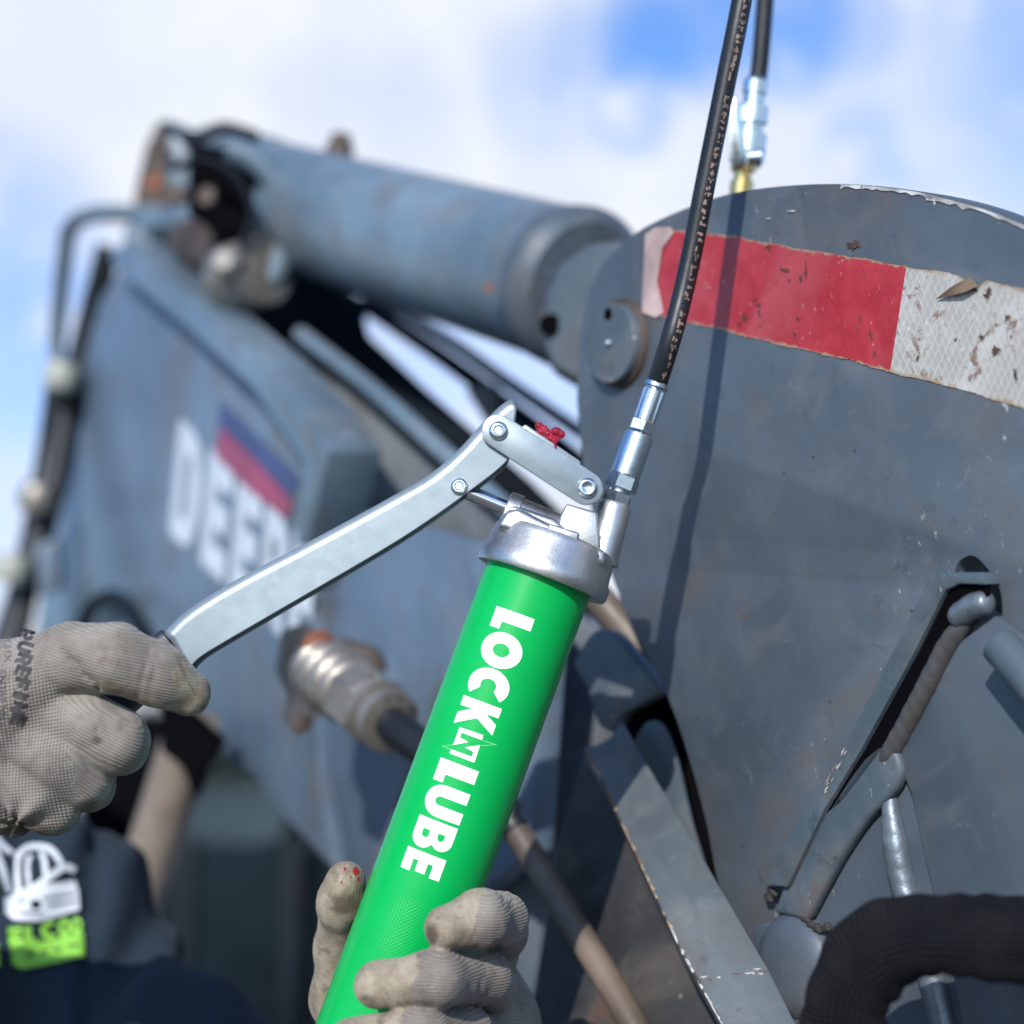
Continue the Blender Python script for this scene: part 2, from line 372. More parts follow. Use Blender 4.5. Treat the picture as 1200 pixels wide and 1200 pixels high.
def tube(name, pts, r, m, parent=None, seg=20, n=8, rfun=None, attr=None, **k):
    P = catmull(pts, n) if n > 1 else [np.asarray(p, float) for p in pts]
    V = []; Fc = []; L = 0; U = None; at = []
    for i, p in enumerate(P):
        T = nrm(P[min(i+1, len(P)-1)]-P[max(i-1, 0)])
        if U is None: _, U, _ = frame_of(T)
        U = nrm(U-T*np.dot(U, T)); Vv = np.cross(T, U)
        if i: L += np.linalg.norm(P[i]-P[i-1])
        rr = r(i/(len(P)-1)) if callable(r) else r
        for j in range(seg):
            a = 2*math.pi*j/seg; q = rr*(rfun(L, a) if rfun else 1)
            V.append(p+q*(math.cos(a)*U+math.sin(a)*Vv)); at.append((a*rr*1000, L*1000, 0))
    for i in range(len(P)-1):
        for j in range(seg):
            a = i*seg+j; b = i*seg+(j+1) % seg; Fc.append((a, b, b+seg, a+seg))
    Fc.append(tuple(range(seg))[::-1]); q = (len(P)-1)*seg; Fc.append(tuple(range(q, q+seg)))
    return mk(name, V, Fc, m, parent, attrs={attr: at} if attr else None, **k)
def slab(name, front, off, m, parent=None, bev=.0008, **k):
    """closed prism: front polygon and the same polygon moved by off"""
    A = [np.asarray(p, float) for p in front]; n = len(A); off = np.asarray(off, float)
    V = A+[p+off for p in A]; Fc = [tuple(range(n)), tuple(range(n, 2*n))[::-1]]
    for i in range(n): j = (i+1) % n; Fc.append((i, i+n, j+n, j))
    return mk(name, V, Fc, m, parent, bev=bev, **k)
class Plane:
    """plane through which 1/depth is linear in pixels"""
    def __init__(s, p1, p2, p3):
        A = np.array([[1, p[0], p[1]] for p in (p1, p2, p3)], float); a, b, c = np.linalg.solve(A, [1/p[2] for p in (p1, p2, p3)])
        s.n = np.array([b*F, -c*F, -(a+600*b+600*c)]); s.N = -nrm(s.n)
        if s.N[2] < 0 and np.dot(s.N, C(600, 600, 1)) > 0: s.N = -s.N
        if np.dot(s.N, s.at((p1[0]+p2[0])/2, (p1[1]+p2[1])/2)) > 0: s.N = -s.N      # towards the camera
    def at(s, px, py, off=0.):
        r = C(px, py, 1.); d = 1/np.dot(s.n, r)
        if off:
            q = r*d; k = (np.dot(s.N, q)+off)/np.dot(s.N, r); return r*k
        return r*d
    def pts(s, L, off=0.): return [s.at(x, y, off) for x, y in L]
def cm2(L, n=5, closed=False):
    P = [np.array(p, float) for p in L]
    return [tuple(p) for p in catmull(P, n)]

# ---- 2D filled shapes (holes allowed) -> fine mesh mapped onto a surface
def fill2d(splines, cut):
    cu = bpy.data.curves.new('tmp', 'CURVE'); cu.dimensions = '2D'; cu.fill_mode = 'BOTH'
    for sp in splines:
        s_ = cu.splines.new('POLY'); s_.points.add(len(sp)-1); s_.use_cyclic_u = True
        for i, p in enumerate(sp): s_.points[i].co = (p[0], p[1], 0, 1)
    ob = bpy.data.objects.new('tmp', cu); COL.objects.link(ob)
    me = bpy.data.meshes.new_from_object(ob.evaluated_get(bpy.context.evaluated_depsgraph_get()))
    bm = bmesh.new(); bm.from_mesh(me); bpy.data.objects.remove(ob); bpy.data.curves.remove(cu); bpy.data.meshes.remove(me)
    bmesh.ops.remove_doubles(bm, verts=bm.verts, dist=1e-6)
    xs = [v.co.x for v in bm.verts]; ys = [v.co.y for v in bm.verts]
    for ax, lo, hi in ((0, min(xs), max(xs)), (1, min(ys), max(ys))):
        x = lo+cut
        while x < hi:
            co = [0, 0, 0]; co[ax] = x; no = [0, 0, 0]; no[ax] = 1
            bmesh.ops.bisect_plane(bm, geom=bm.verts[:]+bm.edges[:]+bm.faces[:], plane_co=co, plane_no=no, dist=1e-7); x += cut
    bmesh.ops.triangulate(bm, faces=bm.faces)
    V = [(v.co.x, v.co.y) for v in bm.verts]; bm.verts.index_update(); Fc = [tuple(v.index for v in f.verts) for f in bm.faces]
    bm.free(); return V, Fc
def decal(name, splines, cut, fn, m, parent, **k):
    V, Fc = fill2d(splines, cut)
    P = [fn(x, y) for x, y in V]
    # normals towards the camera
    F2 = []
    for f in Fc:
        a, b, c = (np.asarray(P[i]) for i in f); n = np.cross(b-a, c-a)
        F2.append(f if np.dot(n, a) < 0 else f[::-1])
    return mk(name, P, F2, m, parent, recalc=False, angle=80, **k)
def arc(cx, cy, rx, ry, a0, a1, n=16):
    return [(cx+rx*math.cos(math.radians(a0+(a1-a0)*i/n)), cy+ry*math.sin(math.radians(a0+(a1-a0)*i/n))) for i in range(n+1)]
GL = {
 'L': [[(0, 0), (1, 0), (1, .27), (.62, .27), (.62, 1), (0, 1)]],
 'O': [arc(.5, .5, .5, .52, 0, 345, 23), arc(.5, .5, .19, .21, 0, 345, 23)],
 'C': [arc(.55, .5, .55, .52, 48, 312, 20)+arc(.55, .5, .22, .20, 300, 60, 14)],
 'K': [[(0, 0), (.34, 0), (.34, .32), (.60, 0), (1, 0), (.58, .52), (.95, 1), (.58, 1), (.34, .68), (.34, 1), (0, 1)]],
 'U': [[(0, 1), (0, .42)]+arc(.5, .40, .5, .42, 180, 360, 14)+[(1, 1), (.64, 1), (.64, .40)]+arc(.5, .38, .14, .13, 360, 180, 8)+[(.36, 1)]],
 'B': [[(0, 0), (.55, 0)]+arc(.60, .29, .40, .29, -90, 62, 9)+arc(.56, .75, .36, .25, -30, 90, 8)+[(0, 1)],
       [(.36, .22), (.52, .22)]+arc(.54, .31, .10, .09, -90, 90, 6)+[(.36, .40)], [(.36, .61), (.50, .61)]+arc(.52, .70, .09, .08, -90, 90, 6)+[(.36, .78)]],
 'E': [[(0, 0), (1, 0), (1, .25), (.42, .25), (.42, .38), (.92, .38), (.92, .62), (.42, .62), (.42, .75), (1, .75), (1, 1), (0, 1)]],
 'D': [[(0, 0), (.5, 0)]+arc(.55, .45, .45, .45, -80, 0, 6)+arc(.55, .55, .45, .45, 0, 80, 6)+[(.5, 1), (0, 1)], [(.36, .2), (.6, .25), (.6, .75), (.36, .8)]],
 'R': [[(0, 0), (.34, 0), (.34, .33), (.44, .33), (.64, 0), (1, 0), (.78, .38)]+arc(.60, .68, .38, .32, -50, 90, 10)+[(0, 1)], [(.34, .57), (.50, .57)]+arc(.52, .67, .10, .10, -90, 90, 6)+[(.34, .77)]],
 'P': [[(0, 0), (.34, 0), (.34, .33), (.55, .33)]+arc(.60, .665, .38, .335, -80, 90, 10)+[(0, 1)], [(.34, .57), (.50, .57)]+arc(.52, .67, .10, .10, -90, 90, 6)+[(.34, .77)]],
 'F': [[(0, 0), (.42, 0), (.42, .36), (.90, .36), (.90, .60), (.42, .60), (.42, .75), (1, .75), (1, 1), (0, 1)]],
 'I': [[(.2, 0), (.8, 0), (.8, 1), (.2, 1)]],
 'N': [[(0, 0), (.32, 0), (.32, .5), (.68, 0), (1, 0), (1, 1), (.68, 1), (.68, .5), (.32, 1), (0, 1)]],
}
def font_splines(txt):
    """small print: Blender's own font as outlines, width and height of about 1 per letter"""
    cu = bpy.data.curves.new('tmpf', 'FONT'); cu.body = txt; cu.size = 1; cu.resolution_u = 2
    ob = bpy.data.objects.new('tmpf', cu); COL.objects.link(ob)
    me = bpy.data.meshes.new_from_object(ob.evaluated_get(bpy.context.evaluated_depsgraph_get()))
    V = [(v.co.x, v.co.y) for v in me.vertices]; Fc = [tuple(p.vertices) for p in me.polygons]
    bpy.data.objects.remove(ob); bpy.data.curves.remove(cu); bpy.data.meshes.remove(me); return V, Fc

# ------------------------------------------------------------------ signed distance modelling (gloves, clothes, welds, grease)
def rc(P, a, b, ra, rb):
    ab = b-a; L2 = np.dot(ab, ab)+1e-12; t_ = np.clip((P-a)@ab/L2, 0, 1)
    return np.linalg.norm(P-(a+t_[:, None]*ab), axis=1)-(ra+(rb-ra)*t_)
def smin(a, b, k):
    h = np.clip(.5+.5*(b-a)/k, 0, 1); return b*(1-h)+a*h-k*h*(1-h)
class Sdf:
    """groups of round cones; smooth inside a group, smooth by k between groups"""
    def __init__(s): s.g = []; s.post = None
    def chain(s, pts, k_in=.006, k=.002):
        s.g.append(([np.asarray(p[0], float) for p in pts], [p[1] for p in pts], k_in, k)); return s
    def blobs(s, pairs, k_in, k): s.g.append((pairs, None, k_in, k)); return s
    def segs(s):
        for g, (pt, rr, ki, k) in enumerate(s.g):
            if rr is None:
                for a, ra, b, rb in pt: yield g, a, b, ra, rb, ki, k
            else:
                for i in range(max(1, len(pt)-1)):
                    j = min(i+1, len(pt)-1); yield g, pt[i], pt[j], rr[i], rr[j], ki, k
    def __call__(s, P):
        D = None; cur = None; cg = -1; ck = 0
        for g, a, b, ra, rb, ki, k in s.segs():
            d = rc(P, a, b, ra, rb)
            if g != cg:
                if cur is not None: D = cur if D is None else smin(D, cur, ck)
                cur = d; cg = g; ck = k
            else: cur = smin(cur, d, ki)
        D = cur if D is None else smin(D, cur, ck)
        return s.post(P, D) if s.post else D
    def bounds(s):
        lo = np.full(3, 1e9); hi = -lo
        for g, a, b, ra, rb, ki, k in s.segs():
            for p, r in ((a, ra), (b, rb)): lo = np.minimum(lo, p-r); hi = np.maximum(hi, p+r)
        return lo-.01, hi+.01
def nets(f, lo, hi, h):
    n = np.ceil((hi-lo)/h).astype(int)+2
    ax = [lo[i]+h*np.arange(n[i]) for i in range(3)]
    D = np.empty(n)
    for i in range(n[0]):
        Y, Z = np.meshgrid(ax[1], ax[2], indexing='ij')
        P = np.stack([np.full(Y.size, ax[0][i]), Y.ravel(), Z.ravel()], 1)
        D[i] = f(P).reshape(n[1], n[2])
    ins = D < 0
    A = np.zeros(tuple(n-1)+(3,)); cnt = np.zeros(tuple(n-1))
    sl_ = lambda o: tuple(slice(o[i], n[i]-1+o[i]) for i in range(3))
    corners = [(a, b, c) for a in (0, 1) for b in (0, 1) for c in (0, 1)]
    for a in corners:
        for k in range(3):
            if a[k] == 0:
                b = list(a); b[k] = 1; b = tuple(b)
                da = D[sl_(a)]; db = D[sl_(b)]; cr = (da < 0) != (db < 0)
                tt = np.where(cr, da/np.where(cr, da-db, 1), 0)
                for q in range(3): A[..., q] += np.where(cr, a[q]+(tt if q == k else 0), 0)
                cnt += cr
    act = cnt > 0; idx = -np.ones(act.shape, int); idx[act] = np.arange(act.sum())
    cell = np.argwhere(act); V = lo+h*(cell+A[act]/cnt[act][:, None])
    Fc = []
    for k in range(3):
        o = [0, 0, 0]; o[k] = 1
        s0 = tuple(slice(1, n[i]-1) if i != k else slice(0, n[i]-1) for i in range(3))
        s1 = tuple(slice(1, n[i]-1) if i != k else slice(1, n[i]) for i in range(3))
        cr = ins[s0] != ins[s1]; e = np.argwhere(cr); 
        if not len(e): continue
        fl = ins[s0][cr]
        u, v_ = (k+1) % 3, (k+2) % 3
        base = e.copy(); 
        for i in range(3):
            if i != k: base[:, i] += 1
        def id_(du, dv):
            c = base.copy(); c[:, u] -= du; c[:, v_] -= dv; return idx[c[:, 0], c[:, 1], c[:, 2]]
        q = np.stack([id_(1, 1), id_(0, 1), id_(0, 0), id_(1, 0)], 1)
        q[~fl] = q[~fl][:, ::-1]; Fc.append(q)
    return V, np.concatenate(Fc)
def relax(V, Fc, it=2, lam=.5):
    E = np.concatenate([Fc[:, [0, 1]], Fc[:, [1, 2]], Fc[:, [2, 3]], Fc[:, [3, 0]]])
    for _ in range(it):
        Sm = np.zeros_like(V); c = np.zeros(len(V))
        for a, b in ((0, 1), (1, 0)):
            np.add.at(Sm, E[:, a], V[E[:, b]]); np.add.at(c, E[:, a], 1)
        V = V+lam*(Sm/c[:, None]-V)
    return V
def march(f, px, py, d0=.3, d1=3.):
    r = nrm(C(px, py, 1)); t_ = d0
    for _ in range(90):
        d = float(f((r*t_)[None])[0])
        if d < 1e-5: break
        t_ += d*.8
        if t_ > d1: return None
    return r*t_
def fast_mesh(name, V, Fc, m, parent=None, attrs=None, label=None):
    V = W(V); c = (V.min(0)+V.max(0))/2
    me = bpy.data.meshes.new(name); me.vertices.add(len(V)); me.vertices.foreach_set('co', (V-c).ravel())
    me.loops.add(Fc.size); me.loops.foreach_set('vertex_index', Fc.ravel())
    me.polygons.add(len(Fc)); me.polygons.foreach_set('loop_start', np.arange(0, Fc.size, 4)); me.update(); me.validate()
    for an, arr in (attrs or {}).items():
        arr = np.asarray(arr, np.float32)
        a = me.attributes.new(an, 'FLOAT' if arr.ndim == 1 else 'FLOAT_VECTOR', 'POINT')
        a.data.foreach_set('value' if arr.ndim == 1 else 'vector', arr.ravel())
    me.polygons.foreach_set('use_smooth', [True]*len(me.polygons)); me.materials.append(m)
    o = bpy.data.objects.new(name, me); o.location = c
    if label: o['label'] = label
    return link(o, parent)
def vnoise(P, scale, seed=0):
    """cheap smooth noise from a few rotated sines"""
    r = np.random.default_rng(seed); out = 0
    for i in range(6):
        k = nrm(r.normal(size=3))*scale*(.6+.9*r.random()); out = out+np.sin(P@k*6.283+r.random()*6.28)
    return out/6

# ================================================================== SETTING
gz = 0.0
mk('ground', [(-600, -600, gz), (600, -600, gz), (600, 900, gz), (-600, 900, gz)], [(0, 1, 2, 3)], M['ground'], world=True)['kind'] = 'structure'

exec_parts = []
# ================================================================== EXCAVATOR
PL = Plane((755, 320, 1.08), (1200, 400, .83), (755, 1000, 1.08))     # near bracket plate
BM = Plane((120, 500, 2.2), (420, 700, 1.45), (120, 900, 2.2))        # boom side
ex = empty('excavator', C(500, 700, 1.5), 'weathered blue-grey excavator boom and bucket linkage filling the view behind the green grease gun', 'excavator')
N = PL.N
# --- bracket plate: slotted hole made by building the outline with a real opening
top = cm2([(676, 470), (678, 420), (684, 370), (700, 320), (724, 290), (760, 264), (815, 240), (870, 224), (950, 216), (1030, 218), (1110, 231), (1190, 258), (1300, 310)], 5)
left = cm2([(880, 1100), (845, 1045), (828, 965), (805, 880), (778, 806), (735, 720), (705, 640), (684, 560)], 4)
outline = top+[(1330, 700), (1330, 1420), (960, 1420)]+left
slot = cm2([(1112, 690), (1119, 668), (1126, 656), (1139, 651), (1152, 660), (1167, 681), (1174, 702), (1172, 732), (1150, 728), (1126, 712), (1112, 690)], 3)[:-1]
def plate_with_hole(name, out, hole, thick, m, parent):
    # bridge between two lists: fill ring in the plate plane, extrude
    u = nrm(PL.at(1000, 500)-PL.at(800, 500)); v = nrm(np.cross(N, u)); O = PL.at(900, 600)
    f2 = lambda L: [(np.dot(PL.at(x, y)-O, u), np.dot(PL.at(x, y)-O, v)) for x, y in L]
    V, Fc = fill2d([f2(out), f2(hole)], 10.)
    P = [O+u*a+v*b for a, b in V]; n = len(P); E = {}
    for f in Fc:
        for i in range(3):
            a, b = f[i], f[(i+1) % 3]; E[(a, b)] = E.get((a, b), 0)+1
    bd = [(a, b) for (a, b) in E if (b, a) not in E]
    Q = P+[p-N*thick for p in P]; FF = [tuple(f) for f in Fc]+[tuple(i+n for i in f[::-1]) for f in Fc]+[(a, b, b+n, a+n) for a, b in bd]
    return mk(name, Q, FF, m, parent, bev=.0012, seg=2)
ear = plate_with_hole('bracket_plate', outline, slot, .022, M['paint'], ex)
# far twin plate
slab('bracket_plate', [p-N*.17 for p in PL.pts(cm2([(735, 300), (900, 232), (1050, 232), (1150, 236), (1260, 262), (1420, 330)], 4)+[(1420, 900), (900, 900)])], -N*.022, M['paint'], ex, label='far side bracket plate')
# chipped bright edge along the top rim
chipm = simple('chipped_bare_metal', (.50, .48, .45), .5, .3, 300, .4, .5)
for seg_ in ([(1010, 217), (1040, 220), (1075, 225), (1100, 231)], [(1085, 228), (1120, 236), (1160, 248), (1205, 266)], [(985, 216), (1008, 217)]):
    P_ = cm2(seg_, 5); lo_ = [(x, y+2.5+3.5*random.random()*(1 if i % 3 else 1.8)) for i, (x, y) in enumerate(P_)]
    slab('paint_chip', PL.pts(P_, .0006)+PL.pts(lo_[::-1], .0006), -N*.004, chipm, ear, bev=0)
# --- welds etc on plate later.  --- tape
def tape(name, x0, x1, redm, notch=None, parent=ear):
    upper = lambda x: np.interp(x, [755, 800, 860, 900, 1000, 1062, 1100, 1150, 1200, 1260], [264, 270, 277, 284, 302, 312, 318, 328, 338, 352])
    lower = lambda x: np.interp(x, [755, 800, 848, 900, 1000, 1047, 1100, 1200, 1260], [366, 377, 388, 400, 424, 437, 450, 478, 494])
    nx = int((x1-x0)/3); ny = 26; V = []; Fc = []; At = []; Ed = []
    for i in range(nx+1):
        for j in range(ny+1):
            v_ = j/ny; xt = x0[0]+(x1[0]-x0[0])*i/nx if isinstance(x0, tuple) else x0+(x1-x0)*i/nx
            skew = -.16*np.interp(v_, [0, 1], [0, 120])                 # edges lean as on the plate
            x = xt+skew*(1 if 1 else 0)
            rag = .6*math.sin(i*.37)+.7*math.sin(i*.113+2)+random.uniform(-1.1, 1.1)*(1 if random.random() < .35 else .25)
            yu = upper(xt)+(rag if j == 0 else 0); yl = lower(xt+skew)+(rag if j == ny else 0)
            if notch and j < 10:
                q = notch(xt); yu += q
            y = yu+(yl-yu)*v_
            lift = .00035+.0003*math.sin(i*.4+j*.3)**2*(1 if j in (0, ny) else .4)
            V.append(PL.at(x, y, lift)); At.append(((x-755)*.55*(1+.0001*x), v_*60, 0)); Ed.append(max(0, 1-min(v_, 1-v_)*16))
    for i in range(nx):
        for j in range(ny):
            a = i*(ny+1)+j; Fc.append((a, a+1, a+ny+2, a+ny+1))
    return mk(name, V, Fc, redm, parent, attrs={'tape': At, 'edge': Ed}, angle=80)
tp = tape('reflective_tape', 772, 1062, M['tape_red']); tp['label'] = 'red reflective tape stretch, scuffed'
tw = tape('reflective_tape', 1062, 1262, M['tape_white'], lambda x: 16*math.exp(-((x-1141)/9)**2)); tw['label'] = 'white honeycomb reflective tape stretch with a torn notch'
# torn curled flap + pale worn left end
mk('tape_flap', [PL.at(1136, 324, .001), PL.at(1147, 335, .003), PL.at(1128, 343, .0045), PL.at(1096, 351, .0015), PL.at(1113, 337, .004)], [(0, 1, 2, 4), (4, 2, 3)], simple('torn_tape_backing', (.11, .075, .045), .6, 0, 200, .5, .6), tw)
mk('tape_worn_end', PL.pts([(756, 275), (768, 266), (786, 266), (790, 272), (776, 290), (770, 330), (778, 366), (768, 372), (752, 366)], .0012), [(0, 1, 2, 3, 4, 5, 6, 7, 8)], simple('peeled_tape', (.40, .29, .27), .5, 0, 120, .35, .4), tp)
mudm = simple('mud_smear', (.060, .034, .024), .85, 0, 400, .5, .8)
def splat(px, py, sx, sy, parent, m=mudm, n=22, off=.0009):
    sx *= .62; sy *= .8
    P_ = []
    for i in range(n):
        a = 2*math.pi*i/n; r_ = random.choice((.3, .5, .7, .95, 1.15))*random.uniform(.8, 1.1)
        P_.append((px+sx*r_*math.cos(a), py+sy*r_*math.sin(a)))
    mk('mud_fleck', PL.pts(P_, off), [tuple(range(n))], m, parent)
for px, py, sx, sy, pr in ((900, 290, 4, 7, tp), (944, 318, 3, 15, tp), (938, 328, 3, 9, tp), (888, 358, 6, 3, tp), (872, 372, 5, 8, tp), (866, 380, 3, 5, tp), (920, 316, 10, 3, tp), (935, 374, 3, 5, tp), (931, 392, 2, 6, tp), (884, 352, 5, 3, tp),
                           (1150, 395, 5, 6, tw), (1166, 412, 10, 9, tw), (1180, 372, 4, 8, tw), (1157, 345, 8, 10, tw), (1190, 440, 4, 14, tw), (1120, 398, 3, 3, tw), (1075, 420, 3, 5, tw), (1185, 395, 4, 3, tw)): splat(px, py, sx, sy, pr)
for px, py, sx, sy in ((1000, 287, 16, 7),): splat(px, py, sx, sy, ear)
for px, py, sx, sy in ((928, 247, 9, 1.6), (902, 256, 7, 1.3), (1095, 238, 3, 6)): splat(px, py, sx, sy, ear, simple('scraped_paint', (.42, .43, .43), .5, 0, 200, .2, .1))

# --- pivot pin in the plate
pc = PL.at(727, 403)
uP = nrm(PL.at(740, 405)-PL.at(700, 405))
rp = 50/F*np.linalg.norm(pc)*1.0
pin = lathe('pivot_pin', pc+N*.008, -N, [(-.0010, rp*.91), (0, rp*.94), (.0075, rp*.94)], M['paint_worn'], ex, seg=64)
lathe('pin_collar', pc+N*.0030, -N, [(0, rp*1.00), (.0008, rp*1.04), (.003, rp*1.06)], M['rust'], pin, seg=64)
lathe('grease_nipple', pc+N*.0115, -N, [(0, .0012), (.001, .0024), (.003, .0024)], M['steel'], pin, seg=16)
lathe('pin_hole', PL.at(712, 368, .0094), -N, [(0, .004), (.0012, .0042)], M['shade_black'], pin, seg=16)

# --- brace bar welded on the plate
tanm2 = simple('tan_scrape', (.30, .22, .15), .7, 0, 300, .4, .5)
barT = [(1092, 671), (1148, 671), (1154, 685), (1124, 684), (1107, 692), (1070, 767), (1009, 878), (965, 950), (922, 1040), (893, 1036), (930, 968), (988, 876), (1040, 775)]
slab('brace_bar', PL.pts(barT, .012), -N*.0125, M['paint_worn'], ex, bev=.0008, label='slim flat brace bar with chipped face')
slab('painted_crevice_shade', PL.pts([(1100, 700), (1118, 684), (1157, 685), (1155, 712), (1130, 726), (1106, 756), (1084, 800), (1062, 838), (1036, 876), (985, 940), (960, 960), (985, 915), (1046, 800)], .0085), -N*.003, M['shade_black'], ex, bev=0)  # black slab paints the shade in the gap beside the bar
slab('gusset_plate', PL.pts([(1166, 722), (1112, 762), (1064, 842), (1050, 885), (1068, 930), (1085, 1010), (1110, 1110), (1150, 1300), (1330, 1300), (1330, 800), (1215, 760)], .0045), -N*.005, M['paint'], ex, bev=.0006, label='raised gusset plate')
rc_ = random.Random(9)
for k_ in range(15):
    f_ = rc_.random(); cx_, cy_ = 966+22*f_+rc_.uniform(-4, 4), 928-44*f_+rc_.uniform(-4, 4); l_ = rc_.uniform(3, 10); w_ = rc_.uniform(.8, 2.6)
    slab('paint_chip', PL.pts([(cx_, cy_), (cx_+w_, cy_-l_*.3), (cx_+l_*.45+w_, cy_-l_), (cx_+l_*.4, cy_-l_*.9), (cx_+l_*.1, cy_-l_*.5)], .0126), -N*.0005, chipm if k_ % 3 else tanm2, ex, bev=0)
def bead(name, path, r, m, parent=ex, pitch=.0026, off=.004, k=1., flat=.5):
    pts = [PL.at(x, y, off) for x, y in path]; ph = random.random()*6; r0 = r; r = lambda s_: (r0(s_) if callable(r0) else r0)*max(.12, (1-abs(2*s_-1)**7))**.5
    return tube(name, pts, r, m, parent, seg=22, n=18, rfun=lambda L, a: 1+k*(.05*abs(math.sin((L+.0009*math.sin(L*240+ph)-.0012*math.cos(a))/pitch*math.pi))+.03*math.sin(L*330+ph+3*a)+.06*math.sin(L*120+ph*2+a)+.035*math.sin(L*760+2*a+ph)), angle=70)
bead('weld_bead', [(1136, 722), (1113, 752), (1089, 800), (1067, 840), (1050, 872), (1034, 897)], lambda s: .0056, M['weld_grey'], off=.0045, k=.6)
slab('fillet_lump', PL.pts(cm2([(1010, 884), (1034, 868), (1052, 890), (1050, 922), (1014, 962), (986, 1003), (962, 1046), (944, 1080)], 4)+[(905, 1070), (925, 1012), (960, 958), (988, 915)], .0085), -N*.0085, M['paint_worn'], ex, bev=.0045, seg=5, angle=80)
bead('weld_bead', [(1116, 728), (1132, 716), (1146, 709), (1162, 706)], .0064, M['weld'], off=.006, k=.6)
bead('weld_bead', [(1038, 905), (1044, 945), (1050, 985), (1060, 1040), (1082, 1110), (1106, 1200), (1126, 1290)], lambda s: .0030+.0042*min(1, s*3), M['weld'], off=.002, k=.35)
# dirty crumbs
crm = simple('dry_grease_crumbs', (.022, .019, .017), .8, 0, 300, .6, 1.)
for px, py in ((905, 1045), (912, 1030), (950, 1082), (957, 1088), (968, 1086), (900, 1052), (944, 1076)):
    s_ = Sdf().blobs([(PL.at(px+random.uniform(-3, 3), py+random.uniform(-3, 3), .006), .0012+.0009*random.random(), PL.at(px+4, py+3, .006), .0010) for _ in range(4)], .001, .001)
    lo, hi = s_.bounds(); lo += .007; hi -= .007
    V, Fc = nets(s_, lo, hi, .0007); fast_mesh('grease_crumb', V, Fc, crm, ear)
# tube at the right edge and lower boss
tube('grease_pipe', [PL.at(1172, 756, .016), PL.at(1210, 800, .018), PL.at(1260, 855, .018)], .0095, M['paint_worn'], ex, seg=28)
lathe('pivot_boss', PL.at(925, 1135, .010), -N, [(-.003, .012), (-.002, .020), (.001, .027), (.006, .030), (.03, .030)], M['paint'], ex, seg=48)
slab('lower_lug', PL.pts([(880, 1085), (910, 1078), (960, 1100), (985, 1160), (990, 1260), (890, 1260)], .007), -N*.01, M['paint_worn'], ex, bev=.002)
# sleeved hose
def slv(L, a): return 1+.07*math.sin(L*150+2*math.sin(a*2+L*40))+.065*math.sin(a*3+L*60)+.03*math.sin(L*420+2*a+math.sin(L*90))
tube('sleeved_hose', [C(1290, 1128, .74), C(1220, 1102, .755), (C(1150, 1100, .765)), C(1085, 1098, .775), C(1030, 1115, .785), C(995, 1160, .79), C(985, 1230, .79), C(985, 1330, .80)], lambda s: .0175+.003*s, M['sleeve'], ex, seg=64, n=22, rfun=slv, attr='weave', angle=80)

# --- structures left of the plate edge (lower middle)
Q1 = Plane((690, 880, 1.085), (860, 1180, .92), (730, 845, 1.10))       # top face of slanted bar
face = cm2([(684, 876), (700, 872), (716, 862), (728, 842)], 4)+[(770, 915), (812, 985), (850, 1050), (900, 1135), (945, 1225), (960, 1300), (890, 1300), (846, 1200), (800, 1118), (752, 1015), (715, 935)]
slab('boom_foot_rail', Q1.pts(face), -Q1.N*.012, M['rail'], ex, bev=.0009, label='slanted rail with chipped rusty edge')
tanm = simple('tan_primer_edge', (.30, .20, .12), .7, 0, 300, .4, .5)
rs = random.Random(5)
ex_, ey_ = [684, 700, 715, 752, 800, 846, 890], [876, 905, 935, 1015, 1118, 1200, 1300]
edge_x = lambda y: float(np.interp(y, ey_, ex_))
yy = 880
while yy < 1210:
    ln = rs.uniform(4, 20); w1, w2 = rs.uniform(.3, 2.0), rs.uniform(.3, 2.0)
    if yy > 1060: w1 *= 1.5; w2 *= 1.5
    mm = rs.choice([M['rust_orange'], tanm, M['rust'], tanm, M['rust_orange']]) if yy < 1050 else rs.choice([chipm, tanm, chipm, M['rust']])
    A_ = [(edge_x(yy+ln*q)-.6, yy+ln*q) for q in (0, .33, .66, 1)]
    B_ = [(edge_x(yy+ln*q)+(.2 if q in (0, 1) else (w1 if q < .5 else w2))*rs.uniform(.7, 1.4), yy+ln*q) for q in (1, .8, .55, .33, .1, 0)]
    slab('edge_chip', Q1.pts(A_+B_, .0005), -Q1.N*.002, mm, ex, bev=0); yy += ln*rs.uniform(.6, 1)+rs.choice([0, 0, 0, 1, 5])
for k_ in range(9):
    x_ = rs.uniform(815, 905); y_ = 1148-(x_-815)*.14+rs.uniform(-4, 4)
    slab('edge_chip', Q1.pts([(x_, y_), (x_+rs.uniform(4, 11), y_-rs.uniform(0, 2)), (x_+5, y_+1.5)], .0005), -Q1.N*.001, rs.choice([chipm, M['rust_orange']]), ex, bev=0)
Q2 = Plane((560, 900, 1.20), (840, 1190, .975), (560, 1200, 1.13))
slab('boom_foot_web', Q2.pts([(684, 880), (715, 940), (752, 1020), (800, 1122), (846, 1204), (890, 1310), (600, 1310), (630, 1140), (655, 985)], -.004), -Q2.N*.014, M['greasy'], ex, label='grease-caked web plate beneath the slanted rail')
Q3 = Plane((560, 760, 1.32), (700, 900, 1.27), (560, 1200, 1.30))
slab('inner_side_plate', Q3.pts([(540, 690), (640, 700), (700, 735), (735, 790), (742, 850), (700, 900), (650, 1000), (620, 1200), (600, 1330), (380, 1330), (420, 1060), (480, 900)]), -Q3.N*.02, M['paint'], ex)
Q4 = Plane((690, 760, 1.125), (780, 830, 1.09), (690, 900, 1.125))
